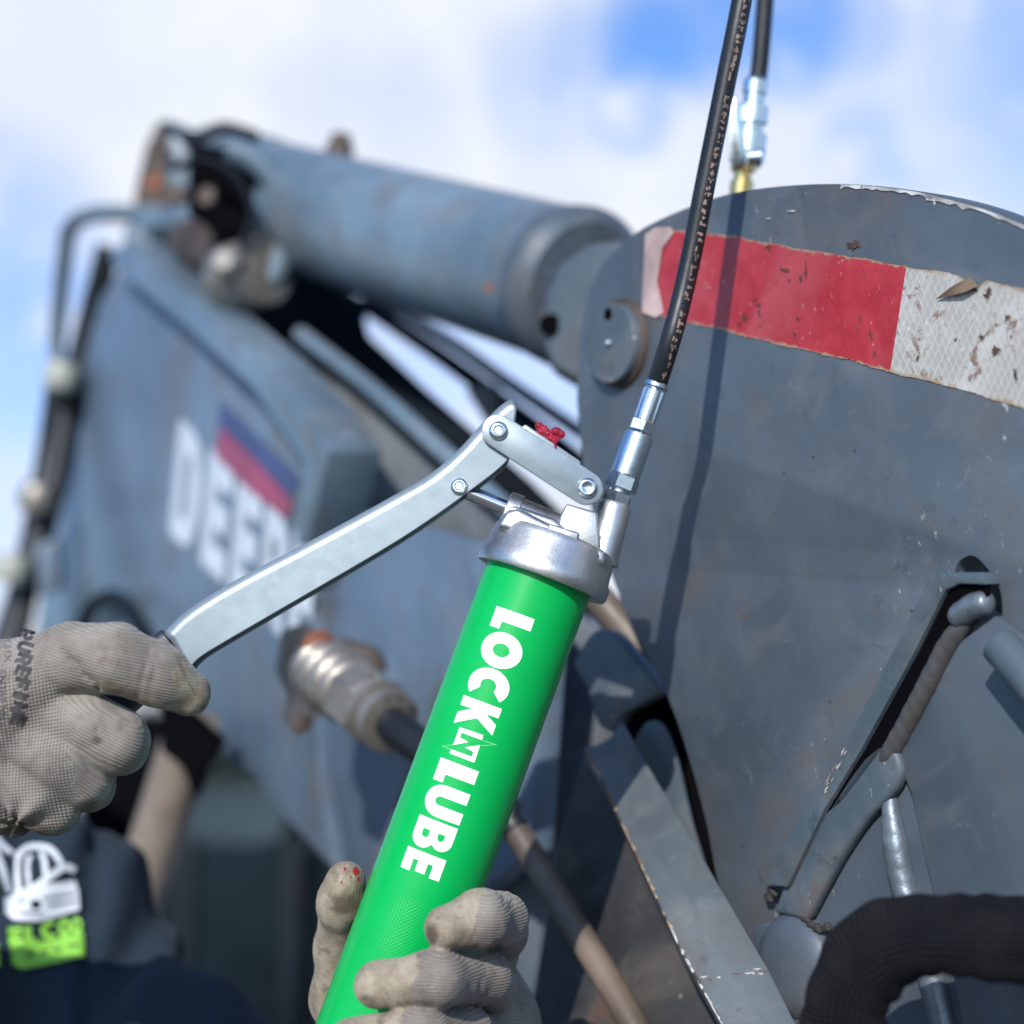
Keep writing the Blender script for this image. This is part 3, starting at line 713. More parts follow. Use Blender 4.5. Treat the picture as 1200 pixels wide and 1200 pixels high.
slab('pivot_gusset', Q4.pts(cm2([(672, 778), (690, 745), (712, 740), (745, 775), (776, 812)], 4)+[(728, 838), (716, 860), (700, 850), (690, 812)]), -Q4.N*.016, M['paint_worn'], ex, bev=.002)
slab('pivot_gusset', Q4.pts(cm2([(742, 868), (757, 846), (776, 850), (793, 892), (809, 960), (825, 1014)], 4)+[(830, 1040), (800, 985), (764, 915)], -.004), -Q4.N*.004, M['paint_worn'], ex, bev=.002, label='curved gusset beside the plate edge')
slab('painted_shade_backing', Q4.pts([(700, 800), (760, 800), (800, 830), (870, 1080), (850, 1120), (740, 900)], -.03), -Q4.N*.01, M['shade_black'], ex)  # black slab paints the shade of the gap at the plate edge
tube('hydraulic_pipe', [C(700, 700, 1.16), C(735, 740, 1.15), C(775, 790, 1.14)], .011, M['rod'], ex, seg=24)
slab('boom_rib', [C(455, 770, 1.42), C(508, 690, 1.40), C(560, 700, 1.38), C(600, 790, 1.36), C(560, 880, 1.36), C(440, 870, 1.40)], (0, 0, -.02), M['boom'], ex)
slab('boom_rib', [C(492, 690, 1.36), C(560, 700, 1.34), C(570, 745, 1.34), C(520, 728, 1.35)], (0, -.01, -.03), M['boom_grey'], ex)
# tan rod with black collar
rd = [C(596, 958, 1.12), C(640, 1030, 1.09), C(690, 1112, 1.05), C(742, 1200, 1.01), C(790, 1290, .98)]
rod_o = tube('push_rod', rd, .0088, M['rod'], ex, seg=28, rfun=lambda L, a: 1+.02*math.sin(L*60+a))
dv = nrm(rd[1]-rd[0]); lathe('rod_collar', rd[0]-dv*.012, dv, [(0, .0088), (.001, .0098), (.024, .0098), (.025, .0090)], M['black'], rod_o, seg=28)

# --- boom side, flange, decals
boomp = [(118, 350), (140, 318), (215, 372), (300, 452), (368, 545), (352, 640), (372, 760), (372, 900), (392, 1020), (245, 862), (150, 760), (100, 735), (40, 760), (60, 600), (92, 440)]
bp = slab('boom_side_plate', BM.pts(boomp), -BM.N*.02, M['boom'], ex, bev=.002)
slab('boom_lower_plate', BM.pts([(360, 640), (430, 600), (560, 640), (640, 700), (620, 1000), (470, 1120), (392, 1024), (372, 900)], -.012), -BM.N*.02, M['boom'], ex, bev=.002)
slab('boom_flange', BM.pts([(128, 292), (148, 286), (215, 345), (300, 420), (352, 478), (385, 528), (378, 560), (360, 640), (345, 640), (356, 545), (296, 455), (205, 372), (132, 312)], .03), -BM.N*.05, M['cylpaint'], ex, bev=.003)
slab('boom_top_plate', [C(215, 335, 2.1), C(300, 395, 1.85), C(350, 415, 1.75), C(430, 478, 1.6), C(520, 560, 1.45), C(640, 660, 1.3), C(650, 720, 1.3), C(560, 720, 1.36), C(440, 640, 1.45), C(372, 640, 1.55), C(385, 540, 1.6), C(350, 480, 1.72), C(290, 415, 1.88)], (0, -.01, -.03), M['boom_grey'], ex, bev=.002)
slab('seam_and_shadow_strip', BM.pts([(358, 800), (362, 800), (374, 965), (368, 966)], .002), -BM.N*.004, M['paint'], bp, bev=0)  # darker strip paints the fitting's shadow line along with the panel edge
arch = cm2([(98, 712), (112, 698), (130, 692), (146, 700), (158, 716)], 4)
tube('hose_guard', [BM.at(x, y, .02) for x, y in ((88, 790), (100, 725), (125, 700), (150, 712), (172, 750))], .010, M['frame_dark'], ex, seg=20)
# white maker lettering, five slanting letters, and coloured badge
def quadmap(q, pl, off):
    (a, b, c, d) = [np.array(x, float) for x in q]                       # BL BR TR TL in pixels
    def f(u, v):
        p = a*(1-u)*(1-v)+b*u*(1-v)+c*u*v+d*(1-u)*v; return pl.at(p[0], p[1], off)
    return f
BL0, BL1 = np.array((196, 622.)), np.array((368, 782.)); TL0, TL1 = np.array((209, 488.)), np.array((376, 650.))
for i, ch in enumerate('DEERE'):
    u0, u1 = i/5+.01, (i+1)/5-.025
    u0, u1 = u0**.97, u1**.97
    q = (BL0+(BL1-BL0)*u0, BL0+(BL1-BL0)*u1, TL0+(TL1-TL0)*u1, TL0+(TL1-TL0)*u0)
    decal('letter', GL[ch], .5, quadmap(q, BM, .0012), M['decal_white'], bp)
bdg = decal('badge', [[(258, 468), (352, 560), (334, 606), (252, 532)]], 60, lambda x, y: BM.at(x, y, .0012), M['decal_navy'], bp)
decal('badge_stripe', [[(258, 500), (290, 530), (345, 590), (334, 608), (290, 573), (252, 534)]], 60, lambda x, y: BM.at(x, y, .0022), M['decal_red'], bdg)

# --- big hydraulic cylinder
c0, c1 = C(678, 338, 1.39), C(285, 226, 1.95); ax = nrm(c1-c0); Lc = np.linalg.norm(c1-c0)
cyl = lathe('hydraulic_cylinder', c0, ax, [(0, .063), (.02, .064), (Lc*.5, .065), (Lc*.92, .066), (Lc*.925, .069), (Lc*.975, .069), (Lc*1.0, .067), (Lc*1.0, .060), (Lc*.96, .055), (Lc*.80, .054)], M['cylpaint'], ex, seg=96, cap=False)
lathe('cylinder_gland_bore', c0+ax*Lc*.82, ax, [(0, .0535), (Lc*.11, .0535)], M['shade_black'], cyl, seg=64)
lathe('end_cap', c0-ax*.014, ax, [(0, .056), (.006, .063), (.012, .0665), (.016, .0670), (.020, .0660), (.030, .0660), (.034, .064)], M['paint_worn'], cyl, seg=96)
lug = slab('cylinder_lug', [C(x, y, d) for x, y, d in ((640, 345, 1.285), (655, 310, 1.28), (690, 285, 1.27), (735, 280, 1.25), (740, 450, 1.25), (690, 455, 1.27), (650, 432, 1.28), (636, 392, 1.285))], (0, 0, -.05), M['paint_worn'], cyl, bev=.006, seg=4)
lathe('lug_hole', C(645, 381, 1.281), (0, 0, 1), [(0, .0085), (.0015, .0085)], M['shade_black'], lug, seg=24)
lathe('hose_port', C(398, 176, 1.80), nrm((.1, 1, -.1)), [(-.02, .015), (.005, .015), (.006, .011), (.016, .011)], M['rust'], cyl, seg=18)
for px, py in ((572, 337), (640, 370)): lathe('rust_mark', C(px, py, 1.36), (0, 0, 1), [(0, .0035), (.001, .0035)], M['rust_orange'], cyl, seg=10)
# rod eye and pin inside the gland end
lathe('rod_eye', C(290, 322, 1.76), nrm((.8, .1, .8)), [(-.03, .03), (-.028, .036), (.028, .036), (.03, .03)], M['fitting'], ex, seg=36)
tube('piston_rod', [C(225, 282, 1.95), C(262, 300, 1.85), C(290, 312, 1.78)], .026, M['rust'], ex, seg=24, n=3)
lathe('retaining_nut', C(268, 308, 1.72), nrm((-.3, .1, 1)), [(-.02, .016), (.008, .016), (.014, .010)], M['fitting'], ex, seg=24)
tube('pin_keeper', [C(288, 338, 1.80), C(315, 325, 1.80), C(322, 280, 1.80), C(318, 240, 1.81)], .010, M['cylpaint'], ex, seg=16)
# linkage bracket ears at the tip
slab('link_ear', [C(x, y, 2.08) for x, y in ((198, 140), (232, 150), (222, 240), (224, 345), (200, 348), (195, 250))], (0, 0, -.03), M['cylpaint'], ex, bev=.004)
slab('link_ear', [C(x, y, 2.2) for x, y in ((170, 170), (185, 140), (204, 140), (204, 260), (190, 330), (150, 300), (158, 220))], (0, 0, -.05), M['rust'], ex, bev=.006, label='dark grimy far link ear')
slab('link_strap', [C(x, y, 1.98) for x, y in ((205, 142), (250, 150), (265, 156), (262, 174), (235, 168), (208, 166))], (0, 0, -.09), M['cylpaint'], ex, bev=.004)
earc = cm2([(222, 168), (258, 172), (302, 190), (330, 225), (338, 272), (324, 318), (296, 344)], 4)
tube('pilot_hose', [C(206, 196, 1.74), C(240, 188, 1.73), C(275, 205, 1.72), (C(296, 250, 1.72)), C(284, 290, 1.72)], .0045, M['frame_dark'], ex, seg=12)
tube('pilot_hose', [C(196, 150, 1.95), C(230, 160, 1.9), C(262, 150, 1.88), C(300, 160, 1.86)], .007, M['black'], ex, seg=12)
for bx_, by_ in ((188, 170), (184, 215), (210, 230), (245, 232)): lathe('bracket_bolt', C(bx_, by_, 1.72 if bx_ > 205 else 2.06), nrm((-.3, .2, 1)), [(0, .011), (.008, .011), (.009, .008)], M['rust'] if by_ != 215 else M['rust_orange'], ex, seg=6)
tube('eye_rim', [C(x, y, 1.755) for x, y in earc[5:]], .014, M['cylpaint'], ex, seg=16, n=2)
slab('link_ear', [C(x, y, 1.77) for x, y in earc+[(262, 300), (240, 262), (219, 250)]], (0, 0, -.02), M['shade_black'], ex, bev=.004, label='inner link ear with its shade put into black')  # near-black colour carries the shade inside the gland end
tube('pin_tube', [C(158, 275, 2.16), C(196, 262, 2.1), C(240, 256, 2.03), C(262, 264, 1.98), C(290, 290, 1.9)], .0155, M['cylpaint'], ex, seg=24)
slab('link_web', [C(x, y, 2.12) for x, y in ((150, 265), (205, 262), (232, 350), (190, 335), (140, 295))], (0, 0, -.03), M['boom'], ex, bev=.004)
# bay under the cylinder, its shadow put into near-black colour, and the long rails beyond
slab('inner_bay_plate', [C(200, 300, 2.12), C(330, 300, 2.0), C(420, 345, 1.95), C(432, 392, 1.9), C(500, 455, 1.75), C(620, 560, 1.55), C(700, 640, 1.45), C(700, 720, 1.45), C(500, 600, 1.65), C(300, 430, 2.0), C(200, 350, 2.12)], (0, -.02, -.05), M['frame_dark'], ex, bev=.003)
tube('long_rail', [C(352, 392, 1.70), C(430, 452, 1.58), C(530, 540, 1.45), C(640, 640, 1.33)], .0085, M['cylpaint'], ex, seg=16, n=3)
tube('hose_run', [C(425, 356, 1.95), C(520, 420, 1.8), C(640, 510, 1.65), C(700, 560, 1.6)], .009, M['frame_dark'], ex, seg=16, n=4)
tube('hose_run', [C(418, 380, 1.95), C(440, 352, 1.96), C(520, 396, 1.8), C(600, 452, 1.68), C(700, 520, 1.6)], .007, M['boom_grey'], ex, seg=16, n=6, label='grey return pipe')
slab('cross_link', [C(x, y, 1.7) for x, y in ((545, 455), (580, 448), (640, 510), (690, 560), (640, 560), (580, 510))], (0, 0, -.03), M['boom_grey'], ex, bev=.003)
# hand rail and hoses along the left edge
tube('guard_rail', [C(66, 440, 2.35), C(68, 380, 2.35), C(76, 300, 2.3), C(82, 268, 2.28), C(104, 252, 2.25), C(150, 250, 2.2), C(215, 256, 2.1)], .0115, M['cylpaint'], ex, seg=20, n=10)
tube('hydraulic_hose', [C(128, 290, 2.28), C(104, 380, 2.3), C(84, 460, 2.3), C(66, 560, 2.28), C(38, 660, 2.25), C(14, 760, 2.22)], .017, M['black'], ex, seg=20)
tube('hydraulic_hose', [C(70, 430, 2.3), C(58, 520, 2.3), C(44, 600, 2.28), C(24, 690, 2.25), C(-10, 790, 2.22)], .016, M['black'], ex, seg=20)
for px, py, d in ((76, 442, 2.25), (18, 668, 2.2), (48, 585, 2.22)):
    lathe('hose_clamp', C(px-8, py+14, d), nrm((.25, 1, 0)), [(0, .021), (.008, .024), (.028, .024), (.036, .020)], M['pale_fit'] if py != 585 else M['fitting'], ex, seg=20)
slab('valve_block', [C(x, y, 2.2) for x, y in ((40, 640), (68, 630), (70, 690), (44, 700))], (0, 0, -.03), M['boom'], ex, bev=.004)
# muddy strut and bracket pieces behind the hand, shade put into their black colour
tube('muddy_strut', [C(228, 842, 1.66), C(200, 930, 1.68), C(150, 1090, 1.72)], .026, M['tan_post'], ex, seg=24, n=4)
slab('painted_shade_bracket', [C(x, y, 1.6) for x, y in ((188, 812), (222, 836), (262, 872), (242, 900), (228, 940), (214, 900), (188, 880))], (0, 0, -.03), M['shade_black'], ex, bev=.003)
slab('strut_clevis', [C(x, y, 1.78) for x, y in ((100, 850), (200, 850), (182, 905), (142, 1010), (95, 980))], (0, 0, -.05), M['shade_black'], ex, bev=.004)
# --- threaded hydraulic fitting with rusty flange
f0, f1 = C(372, 778, 1.30), C(498, 880, 1.16); fa = nrm(f1-f0); Lf = np.linalg.norm(f1-f0)
ft = lathe('flange_elbow', f0, fa, [(0, .020), (.004, .0245), (.012, .0255), (.016, .0225), (.020, .0255), (.028, .027), (.033, .0235), (.038, .0262), (.046, .0270), (.050, .0235), (.054, .0255), (.060, .0258), (.064, .022)], M['fitting'], ex, seg=56)
lathe('hex_nut', f0+fa*.063, fa, [(0, .0235), (.0015, .0262), (.030, .0262), (.032, .0235)], M['fitting'], ft, seg=6, angle=20, rot=.3)
lathe('crimp_collar', f0+fa*.095, fa, [(0, .021), (.003, .0245), (.010, .024), (.012, .018), (.016, .0225), (.026, .0225), (.028, .015)], M['fitting'], ft, seg=40)
tube('rubber_hose', [f0+fa*.118, f0+fa*.150, C(560, 925, 1.13), C(600, 960, 1.12)], .0125, M['black'], ft, seg=24)
flp = [C(x, y, d) for x, y, d in ((338, 742, 1.33), (362, 733, 1.32), (392, 752, 1.30), (400, 800, 1.27), (372, 845, 1.27), (352, 858, 1.28), (338, 850, 1.30), (345, 820, 1.31), (330, 790, 1.33))]
fl = slab('flange', flp, (-.008, .001, -.018), M['greasy'], ft, bev=.004, seg=3)
lathe('flange_bolt', C(373, 757, 1.285), nrm((.35, .1, .9)), [(0, .0125), (.004, .0125), (.006, .009)], M['rust_orange'], fl, seg=12, label='bright orange rusted bolt head')
lathe('flange_bolt', C(352, 848, 1.265), nrm((.35, .1, .9)), [(0, .008), (.004, .008), (.005, .006)], M['rust'], fl, seg=6)
slab('flange', [C(x, y, 1.34) for x, y in ((395, 748), (440, 760), (455, 785), (430, 790), (400, 780))], (0, 0, -.02), M['rust'], ft, bev=.004)

# ================================================================== GREASE GUN
O = C(633.5, 672, .938); Oe = C(531.5, 950, .922)
A = nrm(Oe-O)                                       # down the barrel
Nn = nrm(np.cross(np.cross(A, -O), A)); Nn = Nn if Nn[2] > 0 else -Nn
Wv = nrm(np.cross(A, Nn)); Wv = Wv if Wv[0] > 0 else -Wv
U = -A
PX = .938/F                                         # metres per pixel there
gun = empty('grease_gun', O, 'hand-held lever grease gun with bright green barrel and white lettering, in sharp focus at centre', 'grease gun')
def GP(px, py, z=0.):                               # pixel ray met with the gun's own plane, lifted z towards us
    r = C(px, py, 1); return r*(np.dot(Nn, O)+z)/np.dot(Nn, r)
def G(x, y, z=0.): return O+Wv*x*PX+U*y*PX+Nn*z     # x, y in pixels, z in metres
RB = .0299
# barrel, with wrap attributes for the knurl band
seg = 128; Lb = .335; rows = 60; V = []; Fc = []; at = []
for j in range(rows+1):
    s = Lb*j/rows
    for i in range(seg):
        a = 2*math.pi*i/seg; V.append(O+A*(s-.003)+RB*(math.sin(a)*Wv+math.cos(a)*Nn)); aa = a if a <= math.pi else a-2*math.pi
        at.append((aa*RB*1000, s*1000, 0))
for j in range(rows):
    for i in range(seg): a = j*seg+i; b = j*seg+(i+1) % seg; Fc.append((a, b, b+seg, a+seg))
Fc.append(tuple(range(rows*seg, rows*seg+seg)))
barrel = mk('barrel', V, Fc, M['green'], gun, attrs={'cyl': at})
lathe('barrel_end_cap', O+A*(Lb-.004), A, [(0, RB+.0012), (.012, RB+.0012), (.014, RB-.002)], M['plated'], gun, seg=64)
lathe('follower_rod', O+A*(Lb+.008), A, [(0, .0035), (.05, .0035)], M['plated'], gun, seg=20)
def onb(s, c, lift=.00018):                         # s metres down, c metres of arc to the right
    a = c/RB; return O+A*s+(RB+lift)*(math.sin(a)*Wv+math.cos(a)*Nn)
phi0, phi1 = math.radians(-32), math.radians(10.5)
for ch, s0, s1 in (('L', 58, 82), ('O', 84, 126), ('C', 128, 165), ('K', 168, 202), ('L', 244, 270), ('U', 272, 309), ('B', 313, 347), ('E', 351, 376)):
    decal('letter', GL[ch], .08, (lambda s0, s1: lambda u, v: onb((57+(s0+(s1-s0)*u-58)*.975)*PX, RB*(phi0+(phi1-phi0)*v)))(s0, s1), M['letter'], barrel)
def bpx(px, py, lift=.00018):                       # pixel met with the barrel
    r = nrm(C(px, py, 1)); o = -O; rA = r-A*np.dot(r, A); oA = o-A*np.dot(o, A); R_ = RB+lift
    a, b, c = rA@rA, 2*rA@oA, oA@oA-R_*R_; tt = (-b-math.sqrt(max(0, b*b-4*a*c)))/2/a; return r*tt
zp = lambda L: [(500.8+x/10, 817.6+y/10) for x, y in L]
decal('letter', [zp([(380, 345), (655, 440), (640, 497), (402, 408), (383, 465), (478, 520), (300, 555)])], 4, bpx, M['letter'], barrel, label='half of the bolt-cut N')
decal('letter', [zp([(620, 555), (550, 762), (260, 650), (276, 602), (520, 692), (540, 636), (440, 582)])], 4, bpx, M['letter'], barrel, label='half of the bolt-cut N')
decal('bolt_outline', [zp([(165, 570), (300, 545), (296, 556), (190, 573), (262, 594), (258, 606)])], 4, bpx, M['letter_pale'], barrel)
decal('bolt_outline', [zp([(830, 556), (655, 498), (650, 508), (775, 550), (640, 556), (630, 568)])], 4, bpx, M['letter_pale'], barrel)
# cast head
hd = lathe('cast_head', G(3.5, -6), U, [(-.001, RB+.0005), (-.001, .0366), (.0008, .0374), (.0062, .0374), (.0085, .0358), (.0205, .0345), (.0240, .0322), (.0245, .010)], M['cast'], gun, seg=96, angle=35)
slab('head_skirt', [G(x, y, .024) for x, y in ((-66, 28), (-62, 50), (-50, 58), (20, 50), (62, 46), (68, 28))], -Nn*.048, M['cast'], hd, bev=.004, seg=5, angle=60)
b0 = GP(590, 600); b1 = GP(700, 645)
lathe('pump_bore', b0, nrm(b1-b0), [(0, .0105), (.0008, .0122), (.0075, .0125), (.0082, .0112), (.055, .0112)], M['cast'], hd, seg=48)
slab('bore_web', [GP(x, y, .013) for x, y in ((586, 604), (600, 590), (650, 607), (690, 640), (680, 668), (577, 634))], -Nn*.026, M['cast'], hd, bev=.003, seg=4, angle=60)
slab('pivot_lug', [GP(x, y, .0115) for x, y in ((664, 590), (700, 600), (704, 640), (690, 662), (652, 640), (656, 606))], -Nn*.017, M['cast'], hd, bev=.0015, seg=3)
slab('cast_pad', [GP(x, y, .0265) for x, y in ((643, 613), (680, 624), (677, 636), (640, 625))], -Nn*.02, M['cast'], hd, bev=.0015, seg=3)
o0 = GP(703, 660); o1 = GP(722, 588)
lathe('outlet_boss', o0, nrm(o1-o0), [(0, .0105), (.004, .0095), (.0325, .0092), (.0345, .0080)], M['cast'], hd, seg=48)
lathe('plunger_rod', GP(548, 577), nrm(b1-b0), [(0, .0038), (.0005, .0044), (.035, .0044)], M['chrome'], gun, seg=32)
# lever: pressed channel
up = cm2([(599, 470), (588, 476), (566, 497), (536, 530), (503, 558), (460, 583), (400, 616), (340, 648), (290, 674), (245, 700), (215, 721), (194, 742)], 4)
lo_ = cm2([(597, 536), (592, 545), (575, 560), (548, 580), (515, 604), (470, 634), (420, 664), (365, 696), (310, 728), (262, 756), (238, 771), (226, 783)], 4)
hw = .0105; rr = .0060; V = []; Fc = []; sec = 0
for i, (a, b) in enumerate(zip(up, lo_)):
    h = hw*(1.0 if i < 30 else 1.0)
    a3, b3 = GP(*a), GP(*b); ta = np.array(GP(*up[min(i+1, len(up)-1)]))-np.array(GP(*up[max(i-1, 0)])); dn = nrm(np.cross(Nn, ta)); dn = dn if np.dot(dn, b3-a3) > 0 else -dn
    ring = [(b3, h), (b3+(a3-b3)*.02, h), (a3+dn*(rr+.0008), h), (a3+dn*rr, h)]
    for q in range(1, 9):
        th = math.pi/2*q/8; ring.append((a3+dn*rr*(1-math.sin(th)), h-rr*(1-math.cos(th))))
    for q in range(8, 0, -1):
        th = math.pi/2*q/8; ring.append((a3+dn*rr*(1-math.sin(th)), -(h-rr*(1-math.cos(th)))))
    ring += [(a3+dn*rr, -h), (a3+dn*(rr+.0008), -h), (b3+(a3-b3)*.02, -h), (b3, -h)]
    sec = len(ring); V += [p+Nn*z for p, z in ring]
for i in range(len(up)-1):
    for j in range(sec-1): a = i*sec+j; Fc.append((a, a+1, a+sec+1, a+sec))
lever = mk('lever', V, Fc, M['zinc'], gun, angle=50)
md = lever.modifiers.new('wall', 'SOLIDIFY'); md.thickness = .0016; md.offset = -1
def rivet(px, py, z, parent, r=.0048):
    p = GP(px, py, z)
    rv = lathe('rivet', p+Nn*.0012, -Nn, [(-.0010, r*.42), (-.0016, r*.55), (-.0016, r*.72), (-.0008, r*.92), (0, r), (.0014, r*1.02)], M['plated'], parent, seg=36, cap=True)
    lathe('rivet_bore', p+Nn*.0021, -Nn, [(0, r*.36), (.0003, r*.40)], M['steel'], rv, seg=20); return rv
rivet(538, 570, hw, lever, .0046)
grip = []
gp0 = GP(211, 762)
V = []; Fc = []; gpath = [((190, 738), (224, 776)), ((172, 752), (206, 790)), ((140, 782), (172, 820)), ((100, 815), (132, 855)), ((70, 840), (100, 880)), ((60, 848), (90, 888))]
ringn = 24
for i, (a, b) in enumerate(gpath):
    a3, b3 = GP(*a), GP(*b); c_ = (a3+b3)/2; hx = (b3-a3)/2*(1.03 if i else .98); hz = Nn*(hw+.0022)
    if i == len(gpath)-1: hx = hx*.8; hz = hz*.8
    for q in range(ringn):
        th = 2*math.pi*q/ringn; se = lambda v_: math.copysign(abs(v_)**.55, v_)
        V.append(c_+hx*se(math.cos(th))+hz*se(math.sin(th)))
for i in range(len(gpath)-1):
    for q in range(ringn): a = i*ringn+q; b = i*ringn+(q+1) % ringn; Fc.append((a, b, b+ringn, a+ringn))
Fc.append(tuple(range(ringn))); Fc.append(tuple(range((len(gpath)-1)*ringn, len(gpath)*ringn)))
mk('grip', V, Fc, M['grip'], gun, angle=60)
# link: folded strap with two cheeks and a top web
def stadium(p, q, r, n=12):
    p = np.array(p, float); q = np.array(q, float); d = nrm(q-p); a0 = math.atan2(d[1], d[0]); out = []
    for i in range(n+1): a = a0-math.pi/2+math.pi*i/n; out.append((q[0]+r*math.cos(a), q[1]+r*math.sin(a)))
    for i in range(n+1): a = a0+math.pi/2+math.pi*i/n; out.append((p[0]+r*math.cos(a), p[1]+r*math.sin(a)))
    return out
st = stadium((584, 505), (687, 572), 19.5)
lk = slab('link_plate', [GP(x, y, .0142) for x, y in st], -Nn*.0022, M['zinc'], gun, bev=.0005)
slab('link_plate', [GP(x, y, -.0120) for x, y in st], -Nn*.0022, M['zinc'], gun, bev=.0005)
slab('link_web', [GP(x, y, .0128) for x, y in ((611, 500), (616, 497), (680, 540), (681, 546), (672, 545), (612, 506))], -Nn*.026, M['zinc'], lk, bev=.0008, seg=3)
rivet(584, 505, .0142, lk, .0052); rivet(688, 572, .0142, lk, .0056)
# outlet fittings
h0, h1 = GP(721, 590), GP(773, 441); ha = nrm(h1-h0); k = PX
def fit(name, s0, s1, r, seg, m='plated', ch=1.2, parent=None, rot=0):
    return lathe(name, h0+ha*s0*k, ha, [(0, (r-ch)*k), (ch*k, r*k), ((s1-s0-ch)*k, r*k), ((s1-s0)*k, (r-ch)*k)], M[m], parent or gun, seg=seg, angle=25, rot=rot)
hf = fit('hose_fitting', 33, 88, 17.8, 56, 'plated', 2.2)
fit('hex_nut', -4, 13, 17.5, 6, parent=hf, rot=.35); fit('hex_nut', 17, 34, 19.5, 6, parent=hf, rot=.1); fit('nut_neck', 10, 20, 12, 24, parent=hf); fit('nut_neck', 30, 36, 15, 24, parent=hf)
fit('hex_nut', 90, 104, 16.5, 6, parent=hf, rot=.6)
lathe('crimp_ferrule', h0+ha*102*k, ha, [(0, 11*k), (1*k, 13.2*k), (40*k, 13.0*k), (42*k, 12*k), (44*k, 12.2*k), (45*k, 14.6*k), (50*k, 14.6*k), (51*k, 12*k)], M['plated'], hf, seg=96, angle=25,
      squash=lambda a, s: 1+(.085*min(1, max(-1, 2.4*math.sin(8*a))) if 2*k < s < 41*k else 0))
# hose: up out of the frame, over and back down to the coupler beyond the plate
hp = [h0+ha*148*k, C(786, 398, .944), C(800, 345, .948), C(812, 290, .95), C(824, 228, .95), C(838, 158, .95), (C(852, 88, .95)), C(866, 18, .95), C(884, -80, .955), C(905, -200, .97), C(925, -300, 1.0), C(935, -345, 1.05), C(925, -290, 1.10), C(905, -120, 1.125), C(898, -20, 1.13), C(892, 60, 1.13), C(888, 96, 1.13)]
hose = tube('hose', hp, 12.4*k, M['black'], gun, seg=32, n=16)
# stained lay-line print along the hose
P_ = catmull(hp[:9], 30); cum = [0]
for i in range(1, len(P_)): cum.append(cum[-1]+np.linalg.norm(P_[i]-P_[i-1]))
cum = np.array(cum); PA = np.array(P_)
fv = []; ff = []; rq = random.Random(11); x_ = 0.; x0_ = 0.; scl = 1.
while x_ < cum[-1]-.012:                                  # worn, unreadable characters: bars and broken strokes
    if rq.random() < .14: x_ += rq.uniform(.004, .010)
    wd = rq.uniform(.0022, .0042)
    for q in range(rq.choice((2, 3, 3))):
        u0, v0 = rq.uniform(0, .55)*wd, rq.uniform(0, .5)
        du, dv = (wd*.34, rq.uniform(.5, .95)-v0*.5) if rq.random() < .5 else (wd*rq.uniform(.6, 1), .24)
        n0 = len(fv); fv += [(x_+u0, v0), (x_+u0+du, v0+rq.uniform(-.05, .05)), (x_+u0+du*rq.uniform(.8, 1), v0+dv), (x_+u0+rq.uniform(0, .1)*du, v0+dv)]; ff.append((n0, n0+1, n0+2, n0+3))
    x_ += wd+rq.uniform(.0006, .0016)
def onhose(x, y):
    s = cum[-1]-.003-(x-x0_)*scl; c_ = np.array([np.interp(s, cum, PA[:, i]) for i in range(3)]); c2 = np.array([np.interp(s+.002, cum, PA[:, i]) for i in range(3)])
    T = nrm(c2-c_); n_ = nrm(-c_-T*np.dot(-c_, T)); sd_ = nrm(np.cross(n_, T)); sd_ = sd_ if sd_[0] > 0 else -sd_
    a = math.radians(27)+(y-.5)*.70; R_ = 12.4*k+.00014; return c_+R_*(math.cos(a)*n_+math.sin(a)*sd_)
F2 = []; PP = [onhose(x, y) for x, y in fv]
mk('hose_print', PP, ff, M['hose_print'], hose, recalc=False)
# coupler behind the plate rim
cp = lathe('coupler', C(886, 92, 1.13), nrm(C(874, 195, 1.13)-C(886, 92, 1.13)), [(0, .0066), (.002, .0082), (.010, .0082), (.011, .0070), (.018, .0072), (.019, .0105), (.030, .0108), (.031, .0085), (.036, .0085), (.037, .0115), (.050, .0118), (.051, .0098), (.058, .0100)], M['plated'], gun, seg=24, angle=30)
slab('coupler_lever', [C(x, y, 1.115) for x, y in ((860, 108), (868, 122), (874, 180), (872, 194), (858, 194), (853, 186), (855, 140))], (.004, 0, -.016), M['plated'], cp, bev=.002)
lathe('coupler_knob', C(888, 184, 1.12), (1, 0, .3), [(-.006, .005), (.003, .0055), (.004, .004)], M['plated'], cp, seg=12)
lathe('grease_nipple', C(872, 190, 1.13), nrm(C(866, 250, 1.13)-C(872, 190, 1.13)), [(0, .0085), (.006, .0085), (.007, .006), (.012, .006), (.013, .0078), (.04, .0078)], M['brass'], ex, seg=20, angle=30)

# red grease on the link
rs = random.Random(3); bl = []
for px, py, r in ((632, 499, .0024), (634, 506, .0027), (641, 510, .0030), (647, 513, .0028), (652, 507, .0032), (656, 509, .0026), (637, 502, .0023), (646, 517, .0022), (651, 514, .0022), (640, 514, .0018)):
    bl.append((GP(px, py, .008), r, GP(px+rs.uniform(-2, 2), py+rs.uniform(-2, 2), .011), r*.85))
bl.append((GP(650, 516, .0125), .0009, GP(651, 524, .0146), .0007))
s_ = Sdf().blobs(bl, .0007, .001); lo, hi = s_.bounds(); lo += .008; hi -= .008
V, Fc = nets(s_, lo, hi, .00045); V = relax(V, Fc, 1)
gb = fast_mesh('grease_blob', V, Fc, M['grease']); tag(gb, 'small glossy lumps of translucent red grease stuck on top of the metal link', 'grease')

# ================================================================== PERSON
per = empty('person', W([0, 0, 0])*0+C(-200, 1300, 1.3), 'person in dark navy hoodie with white and lime chest print and grey knit gloves', 'person')
PF = lambda x, y, d, r: (C(x, y, d), r*d/F)          # radius given in pixels
